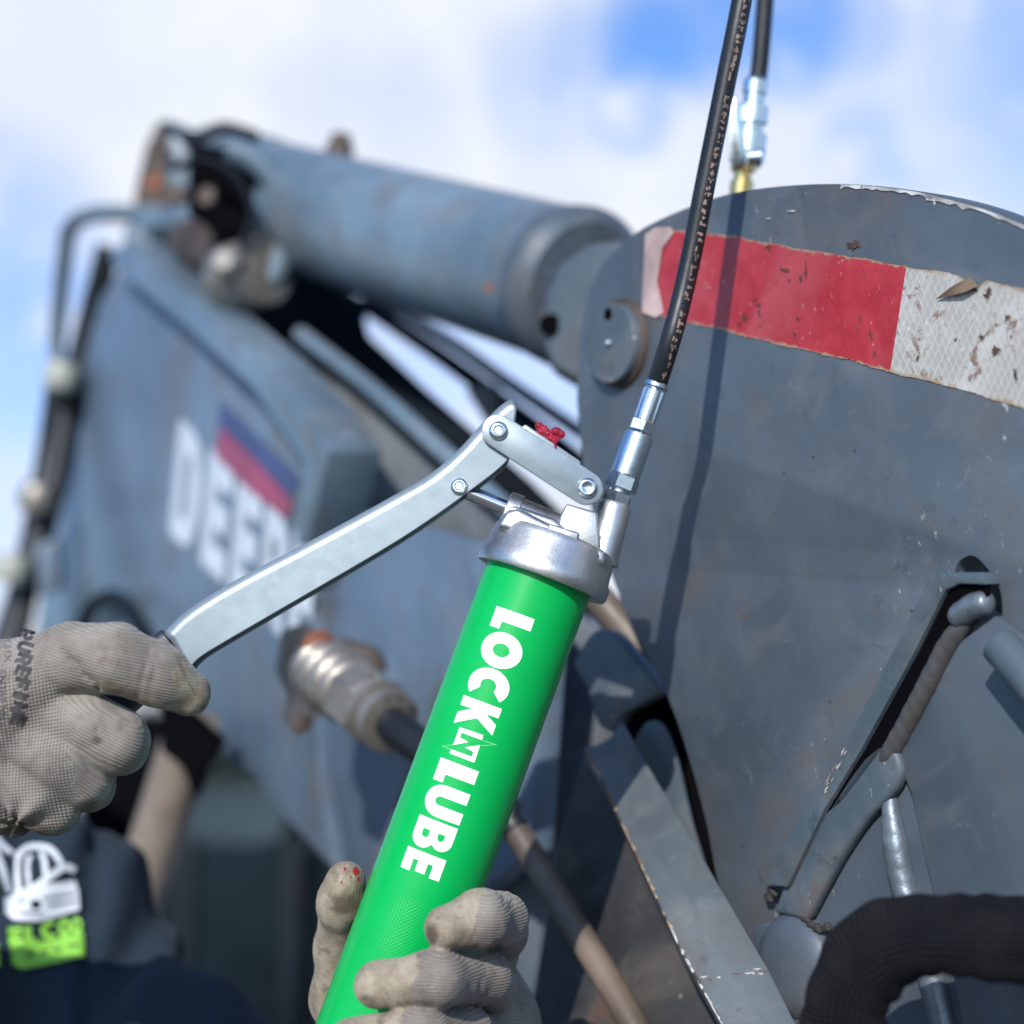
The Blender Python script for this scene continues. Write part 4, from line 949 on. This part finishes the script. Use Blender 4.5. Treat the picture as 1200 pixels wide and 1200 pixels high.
# --- glove on the lever
g1 = Sdf()
g1.chain([PF(-60, 862, .90, 92), PF(-10, 845, .885, 84)], .02, .012)                                   # back of hand
g1.chain([PF(10, 812, .875, 66), PF(40, 800, .872, 52)], .02, .014)
g1.chain([PF(-30, 905, .885, 66), PF(15, 900, .882, 50)], .02, .014)
g1.chain([PF(30, 790, .875, 46), PF(85, 770, .866, 38), PF(135, 771, .864, 38), PF(182, 790, .872, 34), PF(221, 813, .882, 28)], .010, .003)   # thumb
g1.chain([PF(45, 834, .872, 40), PF(100, 850, .868, 37), PF(132, 868, .874, 38), PF(140, 872, .898, 34), PF(110, 862, .925, 30), PF(75, 850, .935, 27)], .008, .0022)  # index
g1.chain([PF(20, 862, .872, 44), PF(68, 888, .866, 37), PF(96, 912, .874, 32), PF(104, 920, .900, 29), PF(80, 900, .925, 27), PF(45, 880, .935, 25)], .008, .0022)   # middle
g1.chain([PF(-5, 890, .872, 44), PF(38, 925, .868, 35), PF(60, 945, .876, 31), PF(64, 948, .900, 27), PF(40, 930, .925, 25), PF(10, 905, .930, 24)], .008, .0022)    # ring
g1.chain([PF(-45, 905, .874, 42), PF(-12, 935, .872, 34), PF(8, 950, .878, 27), PF(12, 955, .900, 23), PF(-10, 940, .920, 22), PF(-30, 915, .925, 22)], .008, .0020)  # little
g1.chain([PF(-60, 862, .90, 90), PF(-190, 905, .93, 72), PF(-300, 950, .96, 74)], .02, .02)            # wrist cuff
def crease(P, D):
    w1 = vnoise(P, 45, 3)*.0006+vnoise(P, 110, 4)*.00028
    q = P-C(20, 965, .868); rad = np.linalg.norm(q[:, :2], axis=1)
    pk = np.exp(-(rad/.020)**2)*.0022*np.sin(np.arctan2(q[:, 1], q[:, 0])*7)
    px_ = P[:, 0]/np.maximum(-P[:, 2], .1)*F+600; py_ = -P[:, 1]/np.maximum(-P[:, 2], .1)*F+600
    for (ax_, ay_, bx_, by_, am) in ((72, 760, 116, 806, .0022), (60, 748, 96, 790, .0008), (108, 838, 130, 902, .0009), (120, 838, 140, 896, .0008), (176, 760, 160, 822, .0010), (186, 764, 172, 826, .0008), (70, 890, 92, 934, .0008), (20, 805, 60, 872, .0009), (0, 880, 40, 930, .0008)):
        dx, dy = bx_-ax_, by_-ay_; L2 = dx*dx+dy*dy; tt = np.clip(((px_-ax_)*dx+(py_-ay_)*dy)/L2, 0, 1)
        ds = np.hypot(px_-ax_-tt*dx, py_-ay_-tt*dy+1.5*np.sin(px_*.3)); D = D+am*np.exp(-(ds/2.2)**2)*(P[:, 2] > -.9)
    return D+w1+pk+.0006
g1.post = crease
def knit_attrs(sdf, V, coatfn, meshfn, org, tp_, digits, sig=.0016):
    """one fanned thread field: every digit's axis is carried back through the palm"""
    fwd = np.array([0, 0, -1.]); tp_ = nrm(tp_); sp_ = nrm(np.cross(tp_, fwd)); acc = np.zeros((len(V), 2)); Ds = []; Ls = []
    for pts, r in digits:
        a, b = pts[0], pts[-1]; tt = nrm(b-a); ss = nrm(np.cross(tt, fwd))
        d = rc(V, a-tt*.12, a, r, r)
        for i in range(len(pts)-1): d = np.minimum(d, rc(V, pts[i], pts[i+1], r, r))
        Ds.append(d); Ls.append(((V-a)@ss+(a-org)@sp_, (V-a)@tt+(a-org)@tp_))
    D_ = np.stack(Ds); D_ -= D_.min(0); w_ = np.exp(-D_/sig); w_ /= w_.sum(0)
    acc[:, 0] = sum(w_[i]*Ls[i][0] for i in range(len(Ls))); acc[:, 1] = sum(w_[i]*Ls[i][1] for i in range(len(Ls)))
    mm = meshfn(V); c_, s__ = math.cos(-.32), math.sin(-.32)
    pl = np.column_stack([V[:, 0]*s__+V[:, 1]*c_, V[:, 0]*c_-V[:, 1]*s__])+.0035*np.column_stack([vnoise(V, 11, 31), vnoise(V, 11, 32)])
    px_, py_ = pix(V); dirt = np.zeros(len(V))
    for x, y, rx, ry, a_ in ((503, 1098, 14, 16, 1), (530, 1108, 26, 8, .7), (405, 1062, 22, 20, .9), (392, 1030, 8, 22, .5), (425, 1172, 22, 10, .6), (560, 1110, 40, 7, .6), (500, 1176, 60, 7, .6),
                             (236, 830, 16, 12, .6), (130, 800, 30, 8, .5), (115, 868, 12, 8, .8), (165, 880, 14, 20, .5), (35, 972, 40, 12, .9), (105, 945, 20, 18, .6), (30, 930, 10, 16, .4), (70, 905, 14, 10, .4)):
        dirt = np.maximum(dirt, a_*np.exp(-((px_-x)/rx)**2-((py_-y)/ry)**2))
    return {'knit': np.column_stack([acc*1000, mm]), 'coat': coatfn(V), 'dirt': dirt, 'net': np.column_stack([pl*1000, np.zeros(len(V))])}
def dg(L): return ([C(x, y, d) for x, y, d in L], .014)
def pix(V): d = -V[:, 2]; return V[:, 0]/d*F+600, -V[:, 1]/d*F+600
sst = lambda x, a, b: (lambda t_: t_*t_*(3-2*t_))(np.clip((x-a)/(b-a), 0, 1))
def coat1(V):
    x, y = pix(V); c = sst(x+5*vnoise(V, 130, 21), 185, 222)*.95*(y < 880)
    return np.maximum(c, .8*sst(y-(735+.42*x), 0, 14)*sst(x, 95, 130)*(y < 800+.17*x))
def mesh1(V):
    x, y = pix(V); return sst(85-x+(y-780)*.12, 0, 30)*sst(y, 755, 800)
lo, hi = g1.bounds(); V, Fc = nets(g1, lo, hi, .0015); V = relax(V, Fc, 1)
glove1 = fast_mesh('glove', V, Fc, M['glove'], per, knit_attrs(g1, V, coat1, mesh1, C(0, 850, .88), C(100, 890, .88)-C(0, 850, .88), [dg([(50, 768, .87), (135, 772, .87), (221, 813, .88)]), dg([(45, 834, .87), (132, 868, .87), (150, 880, .9)]), dg([(20, 864, .87), (96, 912, .87), (108, 925, .9)]), dg([(-5, 890, .87), (60, 945, .87), (70, 955, .9)]), dg([(-45, 905, .87), (8, 950, .87)])], .004), label='grey knit glove with black print squeezing the lever grip')
def ong(s_, lift=.0004):
    def f(x, y):
        p = march(s_, x, y); 
        if p is None: p = C(x, y, .87)
        return p-nrm(p)*lift
    return f
# print on the back of the hand, reading downwards
def glove_word(word, x_top, x_bot, y0, y1, h, slant, m):
    n_ = len(word)
    for i, ch in enumerate(word):
        u0, u1 = i/n_, (i+1)/n_-.13/n_*1.
        xa = x_top+(x_bot-x_top)*u0; ya = y0+(y1-y0)*u0; yb = y0+(y1-y0)*u1
        spl = [[(xa+h*v-6*u_+0*u_, ya+(yb-ya)*u_+slant*v) for u_, v in sp] for sp in GL[ch]]
        decal('print_letter', spl, 4, ong(g1), m, glove1)
glove_word('PUREFINE', 25, 14, 735, 849, 17, 5, M['ink'])
for txt, xx, y0, hgt in (('4131X', 5, 742, 11), ('EN388:2016', -2, 784, 12)):
    fv, ff = font_splines(txt); xs = [v_[0] for v_ in fv]; sc_ = (len(txt)*6.6)/(max(xs)-min(xs))
    PP = [ong(g1)(xx+y_*hgt, y0+x_*sc_) for x_, y_ in fv]; mk('small_print', PP, ff, M['ink_faint'], glove1, recalc=False)
# --- glove round the barrel
g2 = Sdf()
g2.chain([PF(520, 1330, 1.00, 80), PF(470, 1230, .985, 88)], .02, .012)
g2.chain([PF(560, 1150, .962, 50), PF(585, 1200, .955, 44), PF(570, 1290, .97, 50)], .015, .012)
g2.chain([PF(586, 1120, .945, 24), PF(592, 1092, .925, 26), PF(586, 1078, .893, 32), PF(562, 1077, .866, 34), PF(522, 1088, .853, 28)], .007, .002)      # index
g2.chain([PF(574, 1175, .950, 26), PF(578, 1156, .925, 27), PF(568, 1145, .888, 31), PF(510, 1147, .848, 34), PF(443, 1154, .848, 30)], .007, .002)   # middle
g2.chain([PF(570, 1235, .950, 30), PF(570, 1220, .925, 29), PF(545, 1210, .880, 31), PF(490, 1213, .842, 34), PF(412, 1222, .842, 31)], .007, .002)   # ring
g2.chain([PF(575, 1295, .950, 28), PF(580, 1290, .925, 28), PF(545, 1276, .880, 30), PF(470, 1280, .840, 30), PF(405, 1288, .842, 27)], .007, .002)   # little
g2.chain([PF(405, 1034, .930, 26), PF(400, 1058, .935, 28), PF(396, 1110, .955, 27), PF(398, 1170, .965, 34), PF(440, 1240, .975, 46)], .008, .008)      # thumb
g2.chain([PF(500, 1300, .99, 80), PF(440, 1420, 1.05, 66), PF(400, 1500, 1.08, 64)], .02, .02)
RBt = RB
def crease2(P, D):
    D = D+.0009+vnoise(P, 50, 8)*.0006+vnoise(P, 130, 9)*.0003
    px_ = P[:, 0]/np.maximum(-P[:, 2], .1)*F+600; py_ = -P[:, 1]/np.maximum(-P[:, 2], .1)*F+600
    for cx, cy, sl_ in ((548, 1085, .25), (556, 1085, .1), (541, 1085, .3), (497, 1150, .1), (505, 1150, .0), (585, 1080, -.2), (592, 1080, -.3), (566, 1145, -.2), (476, 1210, 0)):
        D = D+.0010*np.exp(-((px_-cx-(py_-cy)*sl_+2*np.sin(py_*.23))/1.7)**2)*(np.abs(py_-cy) < 36)*(P[:, 2] > -.92)
    q = P-O; s = q@A; rad = np.linalg.norm(q-s[:, None]*A, axis=1)
    return np.maximum(D, RBt+.0003-rad)                # pressed against the barrel, never through it
g2.post = crease2
def coat2(V):
    x, y = pix(V); x = x+7*vnoise(V, 160, 22)+9*vnoise(V, 50, 23)+.22*(y-1100); c = np.where(y < 1112+(x-520)*-.02, 1-sst(x, 548, 562), 1-sst(x, 485, 505))
    c = np.where(-V[:, 2] > .925, np.where(x < 450, .9, .15), c); return c
lo, hi = g2.bounds(); V, Fc = nets(g2, lo, hi, .0015); V = relax(V, Fc, 1)
glove2 = fast_mesh('glove', V, Fc, M['glove'], per, knit_attrs(g2, V, coat2, lambda V: np.zeros(len(V)), C(560, 1150, .9), C(500, 1155, .9)-C(560, 1150, .9), [dg([(590, 1074, .9), (522, 1091, .85)]), dg([(590, 1140, .9), (443, 1154, .85)]), dg([(590, 1208, .9), (412, 1222, .84)]), dg([(580, 1276, .9), (405, 1288, .84)]), dg([(398, 1170, .96), (405, 1034, .93)])], .001), label='dirty beige knit glove wrapped round the green barrel')
redm = simple('red_grease_smear', (.30, .012, .022), .15, 0, 200, .3, .2)
for px, py, w_, h_ in ((417, 1021, 3.5, 5), (404, 1018, 1.8, 2.2), (400, 1034, 1.4, 2), (420, 1030, 1.6, 3), (411, 1028, 1.2, 1.2)):
    spl = [[(px+w_*random.uniform(.6, 1.2)*math.cos(a), py+h_*random.uniform(.6, 1.2)*math.sin(a)) for a in np.linspace(0, 5.8, 11)]]
    decal('grease_smear', spl, 3, ong(g2, .0003), redm, glove2)

# --- hoodie, coarse folds
hz_ = Sdf()
hz_.chain([PF(-190, 1330, 1.42, 260), PF(-200, 1130, 1.40, 215)], .08, .05)
hz_.chain([PF(-200, 1700, 1.40, 250), PF(-190, 1330, 1.40, 255)], .08, .05)
hz_.chain([PF(-60, 1150, 1.33, 175), PF(-60, 1320, 1.33, 190)], .06, .06)
hz_.chain([PF(-330, 1150, 1.36, 160), PF(-320, 1320, 1.36, 190)], .06, .06)
hz_.chain([PF(30, 1078, 1.32, 140), PF(82, 1200, 1.29, 124), PF(130, 1320, 1.24, 110)], .05, .05)               # their left arm
hz_.chain([PF(120, 1350, 1.24, 105), PF(212, 1268, 1.19, 106), PF(330, 1372, 1.12, 78), PF(410, 1455, 1.075, 70)], .05, .05)
hz_.chain([PF(-420, 1085, 1.34, 132), PF(-560, 1180, 1.15, 118), PF(-480, 1080, 1.0, 90), PF(-285, 948, .965, 80)], .05, .05)    # their right arm
hz_.chain([PF(-200, 960, 1.40, 105), PF(-200, 1000, 1.42, 120)], .05, .05)
def folds(P, D):
    x, y = P[:, 0], P[:, 1]
    f = .006*np.sin(x*60+y*22+3*np.sin(y*18))+.004*np.sin(x*115-y*40+2)+.003*vnoise(P, 20, 5)
    px_, py_ = -x/P[:, 2]*F+600, y/P[:, 2]*F+600
    px_ = x/np.maximum(-P[:, 2], .1)*F+600; py_ = -y/np.maximum(-P[:, 2], .1)*F+600
    g_ = .010*np.exp(-((px_-(106-.04*(py_-1100)))/7)**2)+.008*np.exp(-((px_-14)/5)**2)*(py_ > 1000)   # zip line and sleeve seam
    return D+f*1.0+g_
hz_.post = folds
lo, hi = hz_.bounds(); lo -= .01; hi += .01
V, Fc = nets(hz_, lo, hi, .0075); V = relax(V, Fc, 2)
hoodie = fast_mesh('hoodie', V, Fc, M['hoodie'], per)
onh = ong(hz_, .004)
def stroke(name, pts, w_, m, parent=hoodie, n=6):
    P_ = [np.array(p) for p in (catmull([np.array(q, float) for q in pts], n) if len(pts) > 2 else pts)]
    P_ = [np.array(p, float) for p in P_]; Lft = []; Rgt = []
    for i, p in enumerate(P_):
        T = P_[min(i+1, len(P_)-1)]-P_[max(i-1, 0)]; T = T/np.linalg.norm(T); q = np.array([-T[1], T[0]])
        Lft.append(tuple(p+q*w_/2)); Rgt.append(tuple(p-q*w_/2))
    decal(name, [Lft+Rgt[::-1]], 8, onh, m, parent)
wp = M['white_print']
stroke('printed_digger', [(-20, 960), (-4, 1000), (12, 1045)], 8, wp, n=3); stroke('printed_digger', [(-12, 968), (2, 990), (22, 1006)], 7, wp, n=3)
stroke('printed_digger', [(22, 1048), (20, 1010), (30, 994), (50, 992), (62, 998), (72, 1012)], 6.5, wp)
stroke('printed_digger', [(34, 1042), (32, 1012), (36, 1002)], 5, wp); stroke('printed_digger', [(54, 1032), (52, 1010), (48, 998)], 6, wp)
stroke('printed_digger', [(16, 1050), (40, 1040), (60, 1026), (76, 1016), (88, 1020)], 8, wp)
decal('printed_digger', [[(14, 1050), (40, 1038), (88, 1032), (92, 1045), (93, 1066), (60, 1076), (44, 1080), (16, 1078), (6, 1070), (5, 1052)], arc(42, 1060, 7, 6, 0, 330, 10)], 6, onh, wp, hoodie)
lp = M['lime_print']
for sx0, sy0, sx1, sy1 in ((50, 1052, 88, 1046), (54, 1060, 90, 1055), (20, 1068, 50, 1069), (18, 1056, 30, 1053)):
    decal('printed_slit', [[(sx0, sy0), (sx1, sy1), (sx1, sy1+2), (sx0, sy0+2)]], 6, ong(hz_, .0052), M['dark_print'], hoodie)
lp = M['lime_print']
decal('printed_panel', [[(12, 1106), (56, 1102), (98, 1092), (100, 1120), (60, 1129), (26, 1136), (14, 1130)]], 6, onh, lp, hoodie)
for ch, q in (('E', ((10, 1106), (27, 1105), (26, 1086), (9, 1087))), ('L', ((29, 1105), (43, 1104), (42, 1085), (28, 1086))), ('C', ((48, 1102), (68, 1099), (66, 1078), (47, 1081))), ('O', ((69, 1099), (84, 1096), (82, 1075), (67, 1078))), ('O', ((84, 1096), (98, 1092), (95, 1074), (83, 1076)))):
    (a, b, c, d) = [np.array(x, float) for x in q]
    fmap = (lambda a, b, c, d: lambda u, v: onh(*(a*(1-u)*(1-v)+b*u*(1-v)+c*u*v+d*(1-u)*v)))(a, b, c, d)
    decal('print_letter', GL[ch], .5, fmap, lp, hoodie)
for x_, y_, w_ in ((30, 1118, 10), (48, 1114, 8), (62, 1112, 10), (80, 1107, 12)):
    decal('small_print', [[(x_, y_), (x_+w_, y_-1.5), (x_+w_, y_+1), (x_, y_+2.5)]], 6, ong(hz_, .0052), M['dark_print'], hoodie)
decal('printed_panel', [[(-14, 1108), (-2, 1106), (0, 1132), (-14, 1134)]], 6, onh, lp, hoodie)
# --- head, neck and legs outside the frame (seen only from a step aside)
bd = Sdf()
bd.chain([PF(-200, 1020, 1.42, 62), PF(-205, 900, 1.41, 58)], .03, .03)
bd.chain([PF(-208, 790, 1.38, 112), PF(-206, 850, 1.37, 92), PF(-205, 885, 1.355, 62)], .03, .03)
bd.chain([PF(-206, 815, 1.295, 10), PF(-206, 845, 1.285, 17)], .01, .01)
bd.chain([PF(-318, 822, 1.39, 14), PF(-316, 845, 1.39, 12)], .01, .01); bd.chain([PF(-98, 822, 1.39, 14), PF(-100, 845, 1.39, 12)], .01, .01)
bd.chain([PF(-225, 887, 1.30, 8), PF(-187, 887, 1.30, 8)], .01, .008)
lo, hi = bd.bounds(); V, Fc = nets(bd, lo, hi, .004); V = relax(V, Fc, 2); body = fast_mesh('body', V, Fc, M['skin'], per)
hr = Sdf(); hr.chain([PF(-208, 770, 1.42, 112), PF(-208, 745, 1.40, 100)], .02, .02)
hr.post = lambda P, D: D+vnoise(P, 60, 2)*.003
lo, hi = hr.bounds(); V, Fc = nets(hr, lo, hi, .005); fast_mesh('hair', V, Fc, M['hair'], per)
for sx in (-38, 38): lathe('eye', C(-206+sx, 822, 1.305), (0, 0, 1), [(-.006, .006), (0, .009), (.005, .006), (.007, .002)], M['eye'], body, seg=16)
hipw = W(C(-200, 1700, 1.40)); tw_ = []
for sx in (-.11, .11):
    s_ = [(hipw+np.array([sx, 0, -.02]), .105), (hipw+np.array([sx*1.1, -.02, -.45]), .075), (np.array([hipw[0]+sx*1.2, hipw[1]+.02, .12]), .055)]
    tw_.append(s_)
tr = Sdf()
for s_ in tw_: tr.chain([((p-T3)@R3, r) for p, r in s_], .03, .03)
lo, hi = tr.bounds(); V, Fc = nets(tr, lo, hi, .015); V = relax(V, Fc, 2); fast_mesh('trousers', V, Fc, M['trouser'], per)
for s_ in tw_:
    p = s_[2][0]; b_ = Sdf(); b_.chain([((np.array([p[0], p[1], .07])-T3)@R3, .06), ((np.array([p[0], p[1]-.19, .045])-T3)@R3, .045)], .02, .02)
    b_.post = lambda P, D: np.maximum(D, .004-(W(P)[:, 2]))
    lo, hi = b_.bounds(); V, Fc = nets(b_, lo, hi, .008); fast_mesh('boot', V, Fc, M['rust'], per)

# ================================================================== BACKGROUND YARD (far out of focus)
def boxw(name, lo, hi, m, parent=None, bev=.02, **k):
    lo = np.array(lo, float); hi = np.array(hi, float)
    V = [(x, y, z) for x in (lo[0], hi[0]) for y in (lo[1], hi[1]) for z in (lo[2], hi[2])]
    return mk(name, V, [(0, 1, 3, 2), (4, 6, 7, 5), (0, 4, 5, 1), (2, 3, 7, 6), (0, 2, 6, 4), (1, 5, 7, 3)], m, parent, bev=bev, world=True, **k)
def emptyw(name, p, label, cat): 
    o = bpy.data.objects.new(name, None); o.location = p; COL.objects.link(o); o['_w'] = tuple(p); o['label'] = label; o['category'] = cat; return o
teal = simple('dark_teal_paint', (.004, .010, .013), .8, 0, 3, .4, .1, spec=.1); pale = simple('pale_tarp', (.034, .048, .050), .9, 0, 4, .5, .2, spec=.1)
tyre = simple('tyre_rubber', (.012, .012, .013), .8, 0, 20, .2, .2); glassm = simple('dark_window', (.008, .012, .014), .5, 0, 5, .1, 0, spec=.15)
# a parked flatbed truck beyond the person
tk = emptyw('parked_truck', (-1.9, 8.2, 0), 'dark teal flatbed truck with pale tarpaulin load, blurred far behind the hoodie', 'truck')
boxw('chassis', (-4.6, 7.6, .55), (.2, 9.4, .85), M['frame_dark'], tk)
boxw('flatbed', (-4.7, 7.5, .85), (-.9, 9.5, 1.15), teal, tk)
boxw('side_board', (-4.7, 7.44, 1.0), (-.9, 7.5, 1.72), teal, tk)
for i in range(9): boxw('board_post', (-4.65+i*.46, 7.40, .95), (-4.57+i*.46, 7.44, 1.76), M['frame_dark'], tk, bev=.005)
mk('tarpaulin', [(-4.6+.2*math.sin(j), 7.55+j*.35, (1.72+.22*math.sin(j/5*math.pi)+.04*math.sin(i*1.3+j))) if False else (-4.6+i*.36, 7.5+j*.38, 1.72+.26*math.sin(j/5*math.pi)+.05*math.sin(i*1.3+j)) for i in range(11) for j in range(6)], [(i*6+j, i*6+j+1, i*6+j+7, i*6+j+6) for i in range(10) for j in range(5)], pale, tk, world=True)
boxw('cab', (-.93, 7.55, .6), (.9, 9.45, 2.3), teal, tk, bev=.12)
boxw('cab_window', (-.5, 7.53, 1.5), (.5, 7.56, 2.1), glassm, tk, bev=.01)
for x_ in (-4., -2.9, .1):
    for y_ in (7.5, 9.2):
        wh = lathe('wheel', ((np.array([x_, y_, .48])-T3)@R3), (np.array([0, 1., 0])@R3), [(0, .40), (.03, .48), (.25, .48), (.28, .40)], tyre, tk, seg=28)
        lathe('rim', ((np.array([x_, y_-.01, .48])-T3)@R3), (np.array([0, 1., 0])@R3), [(0, .15), (.005, .26)], teal, wh, seg=20)
# trees
def leafmat(name, c):
    m, t, b = mat(name); v = t.n('ShaderNodeTexCoord').outputs['Object']
    setin(t, b, Base_Color=t.mix(t.noise(v, 2.5, 3), tuple(x*.6 for x in c), tuple(x*1.4 for x in c)), Roughness=.7); return m
lm = leafmat('dark_foliage', (.018, .034, .028)); bark = simple('bark', (.07, .05, .035), .9, 0, 20, .4, .8)
tlabels = ['dark round tree at the far left behind the yard', 'tall dark tree directly behind the truck tarpaulin', 'broad dark tree between the truck and the excavator', 'tree hidden mostly behind the excavator boom foot', 'tree furthest right behind the bracket plate']
for i, (x_, y_, h_) in enumerate(((-11.5, 27, 4.6), (-7.4, 24, 5.0), (-3.9, 24, 5.4), (-1.2, 25, 5.2), (3.6, 27, 3.3))):
    tr_ = emptyw('tree', (x_, y_, 0), tlabels[i], 'tree'); rg = np.random.default_rng(i)
    tube('trunk', [((np.array([x_+.1*k_*rg.normal(), y_, h_*.16*k_])-T3)@R3) for k_ in range(5)], lambda s: .22-.14*s, bark, tr_, seg=10, n=3)
    n_ = 2600; ctr = rg.normal(size=(26, 3))*np.array([1.0, .9, .55])+np.array([0, 0, h_*.62]); ci = rg.integers(0, 26, n_)
    p = ctr[ci]+rg.normal(size=(n_, 3))*.33; p[:, 2] = np.clip(p[:, 2], .4, h_*1.15); p = p+np.array([x_, y_, 0])
    a_ = rg.normal(size=(n_, 3)); a_ /= np.linalg.norm(a_, axis=1)[:, None]; b_ = np.cross(a_, rg.normal(size=(n_, 3))); b_ /= np.linalg.norm(b_, axis=1)[:, None]
    sz = rg.uniform(.08, .17, n_)[:, None]; Q = np.stack([p-a_*sz, p-b_*sz*.6, p+a_*sz, p+b_*sz*.6], 1).reshape(-1, 3)
    mk('crown', Q, np.arange(n_*4).reshape(-1, 4), lm, tr_, world=True, recalc=False, smooth=False)

for o in S.objects:
    if '_w' in o: del o['_w']
